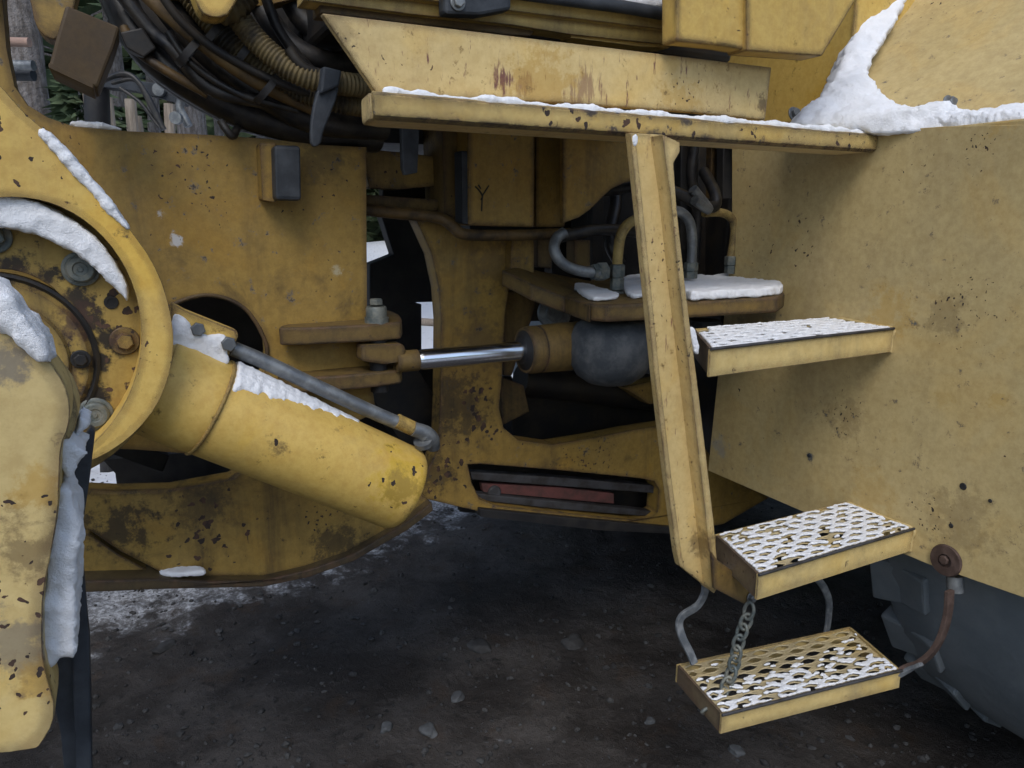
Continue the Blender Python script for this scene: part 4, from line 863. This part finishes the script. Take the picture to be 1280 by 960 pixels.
# far wood as one mass
rs = random.Random(3); bmT = bmesh.new(); bmC = bmesh.new()
for k in range(330):
    a = R(rs.uniform(-75, 75)) if k < 220 else R(rs.uniform(75, 285)); d = rs.uniform(20, 70) if k < 220 else rs.uniform(45, 90); p = Vector((math.sin(a) * d, math.cos(a) * d, -.1)); h = rs.uniform(9, 16)
    tube_bm([p, p + UP * h * .5, p + UP * h], lambda i, n2: .15 * (1 - .4 * i), 7, bmT)
    blade_crown(bmC, p + UP * h * rs.uniform(.05, .3), h * .17, h * .85, 260, 1.1, rs)
for k in range(260):
    a = R(rs.uniform(-45, 10)); d = rs.uniform(24, 36); blade_crown(bmC, Vector((math.sin(a) * d, math.cos(a) * d, 0)), 1.2, rs.uniform(1, 3.2), 60, .45, rs)
o = bmlink('forest', bmT, bark); o['kind'] = 'stuff'; o['label'] = 'mass of far pine trunks'; o['category'] = 'forest'
o = bmlink('forest_foliage', bmC, leafm); o['kind'] = 'stuff'; o['label'] = 'far green branches and undergrowth of the wood'; o['category'] = 'foliage'
# young spruce sprays with wooden poles
def shrub(px, py, Y, h, rad, n_, label):
    p = onY(px, py, Y); g_ = Vector((p.x, p.y, 0)); rs = random.Random(int(px)); t = empty('young_spruce', g_, label, 'sapling')
    bmlink('trunk', tube_bm([g_, g_ + UP * h * .9], lambda i, n2: .02 * (1 - .6 * i), 8), bark, t)
    bm = bmesh.new(); blade_crown(bm, g_ + UP * .5, rad, h - .5, n_, .09, rs); bmlink('crown', bm, leafm, t)
shrub(105, 130, 5.0, 2.3, .5, 1500, 'young green spruce left of the crane hoses')
shrub(150, 140, 6.0, 2.2, .45, 1200, 'young green spruce behind the crane hoses')
rs = random.Random(11)
for i, px in enumerate([128, 150, 178, 192, 218]):
    b = onY(px, 270, 4.6 + .15 * i); b.z = 0
    o = bmlink('fence_post', tube_bm([b, b + Vector((.04 * rs.uniform(-1, 1), 0, 1.0)), b + Vector((.06 * rs.uniform(-1, 1), 0, rs.uniform(1.95, 2.2)))], lambda i_, n2: .035, 10), wood)
    o['label'] = ['grey wooden pole nearest to the brown box', 'grey wooden pole second from the brown box', 'grey wooden pole in the middle behind the crane hoses', 'grey wooden pole under the crane arm tip', 'grey wooden pole nearest to the pine on the right'][i]; o['category'] = 'pole'; o['group'] = 'wooden poles behind the loader'
# black crane arm with hoses
cr = empty('log_crane', Vector((onY(180, 270, 3.9).x, 3.9, 0)), 'black hydraulic crane arm with hoses standing behind the loader', 'crane')
def DY(pts, Y): return [onY(x, y, Y) for x, y in pts]
poly3('boom', DY([(118, 95), (150, 98), (196, 104), (226, 110), (232, 120), (222, 130), (205, 124), (160, 112), (120, 108)], 3.9), Vector((0, .12, 0)), rubber, cr, bev=.01)
for ps, r_ in (([(125, 102), (155, 92), (175, 105), (190, 135), (205, 162)], .013), ([(130, 98), (160, 94), (180, 112), (195, 140), (203, 158)], .012), ([(150, 110), (175, 128), (192, 150), (200, 160)], .009), ([(140, 104), (168, 100), (184, 124), (200, 156)], .010)):
    tube('crane_hose', DY(ps, 3.78), r_, hoseb, cr)
lathe('pin', onY(201, 113, 3.9), Vector((0, -1, 0)), [(0, .03), (.03, .03), (.03, 0)], steel, cr, n=20)
tube('lower_link', DY([(228, 118), (225, 135), (232, 150), (236, 158)], 3.9), .02, steel, cr)
tube('mast', [onY(120, 100, 3.95), Vector((onY(100, 270, 3.95).x, 3.95, 0))], .06, black, cr, k=1)
lathe('pin', onY(222, 148, 3.85), Vector((0, -1, 0)), [(0, .03), (.03, .03), (.03, 0)], steel, cr, n=12)
# logs at the far left and beyond the joint
def log(pa, pb, r, m, label, nm='pole'):
    o = bmlink(nm, tube_bm([pa, pa.lerp(pb, .5), pb], r, 16), m); smooth_by_angle(o, 60); o['label'] = label; o['category'] = nm; return o
log(onY(-40, 51, 5.0), onY(37, 53, 5.0), .028, logm, 'pale pinkish pole reaching in at the upper left')
log(onY(-40, 80, 4.8), onY(42, 82, 4.8), .03, steel, 'grey pole below the pale pole at the upper left')
log(onY(-60, 92, 4.9), onY(42, 94, 4.9), .035, rubber, 'dark pole lowest of the three at the upper left')
log(onZ(400, 285, .35), onZ(590, 287, .35), .10, ochre, 'ochre timber lying in the snow beyond the joint', 'timber')
log(onZ(525, 402, .05), onZ(600, 408, .05), .05, wood, 'grey timber on the snow seen past the piston rod', 'timber')
# far bank of snow
bk = [Vector((x, 22 + 1.5 * math.sin(x * .4), .0)) for x in range(-40, 41, 2)]
o = bmlink('snow_bank', tube_bm(bk, lambda i, n2: 1.0 + .3 * math.sin(i * 1.3), 12), snowd); smooth_by_angle(o, 80); o['kind'] = 'structure'; o['label'] = 'low bank of snow before the wood'

for o in bpy.data.objects:
    if '_w' in o: del o['_w']
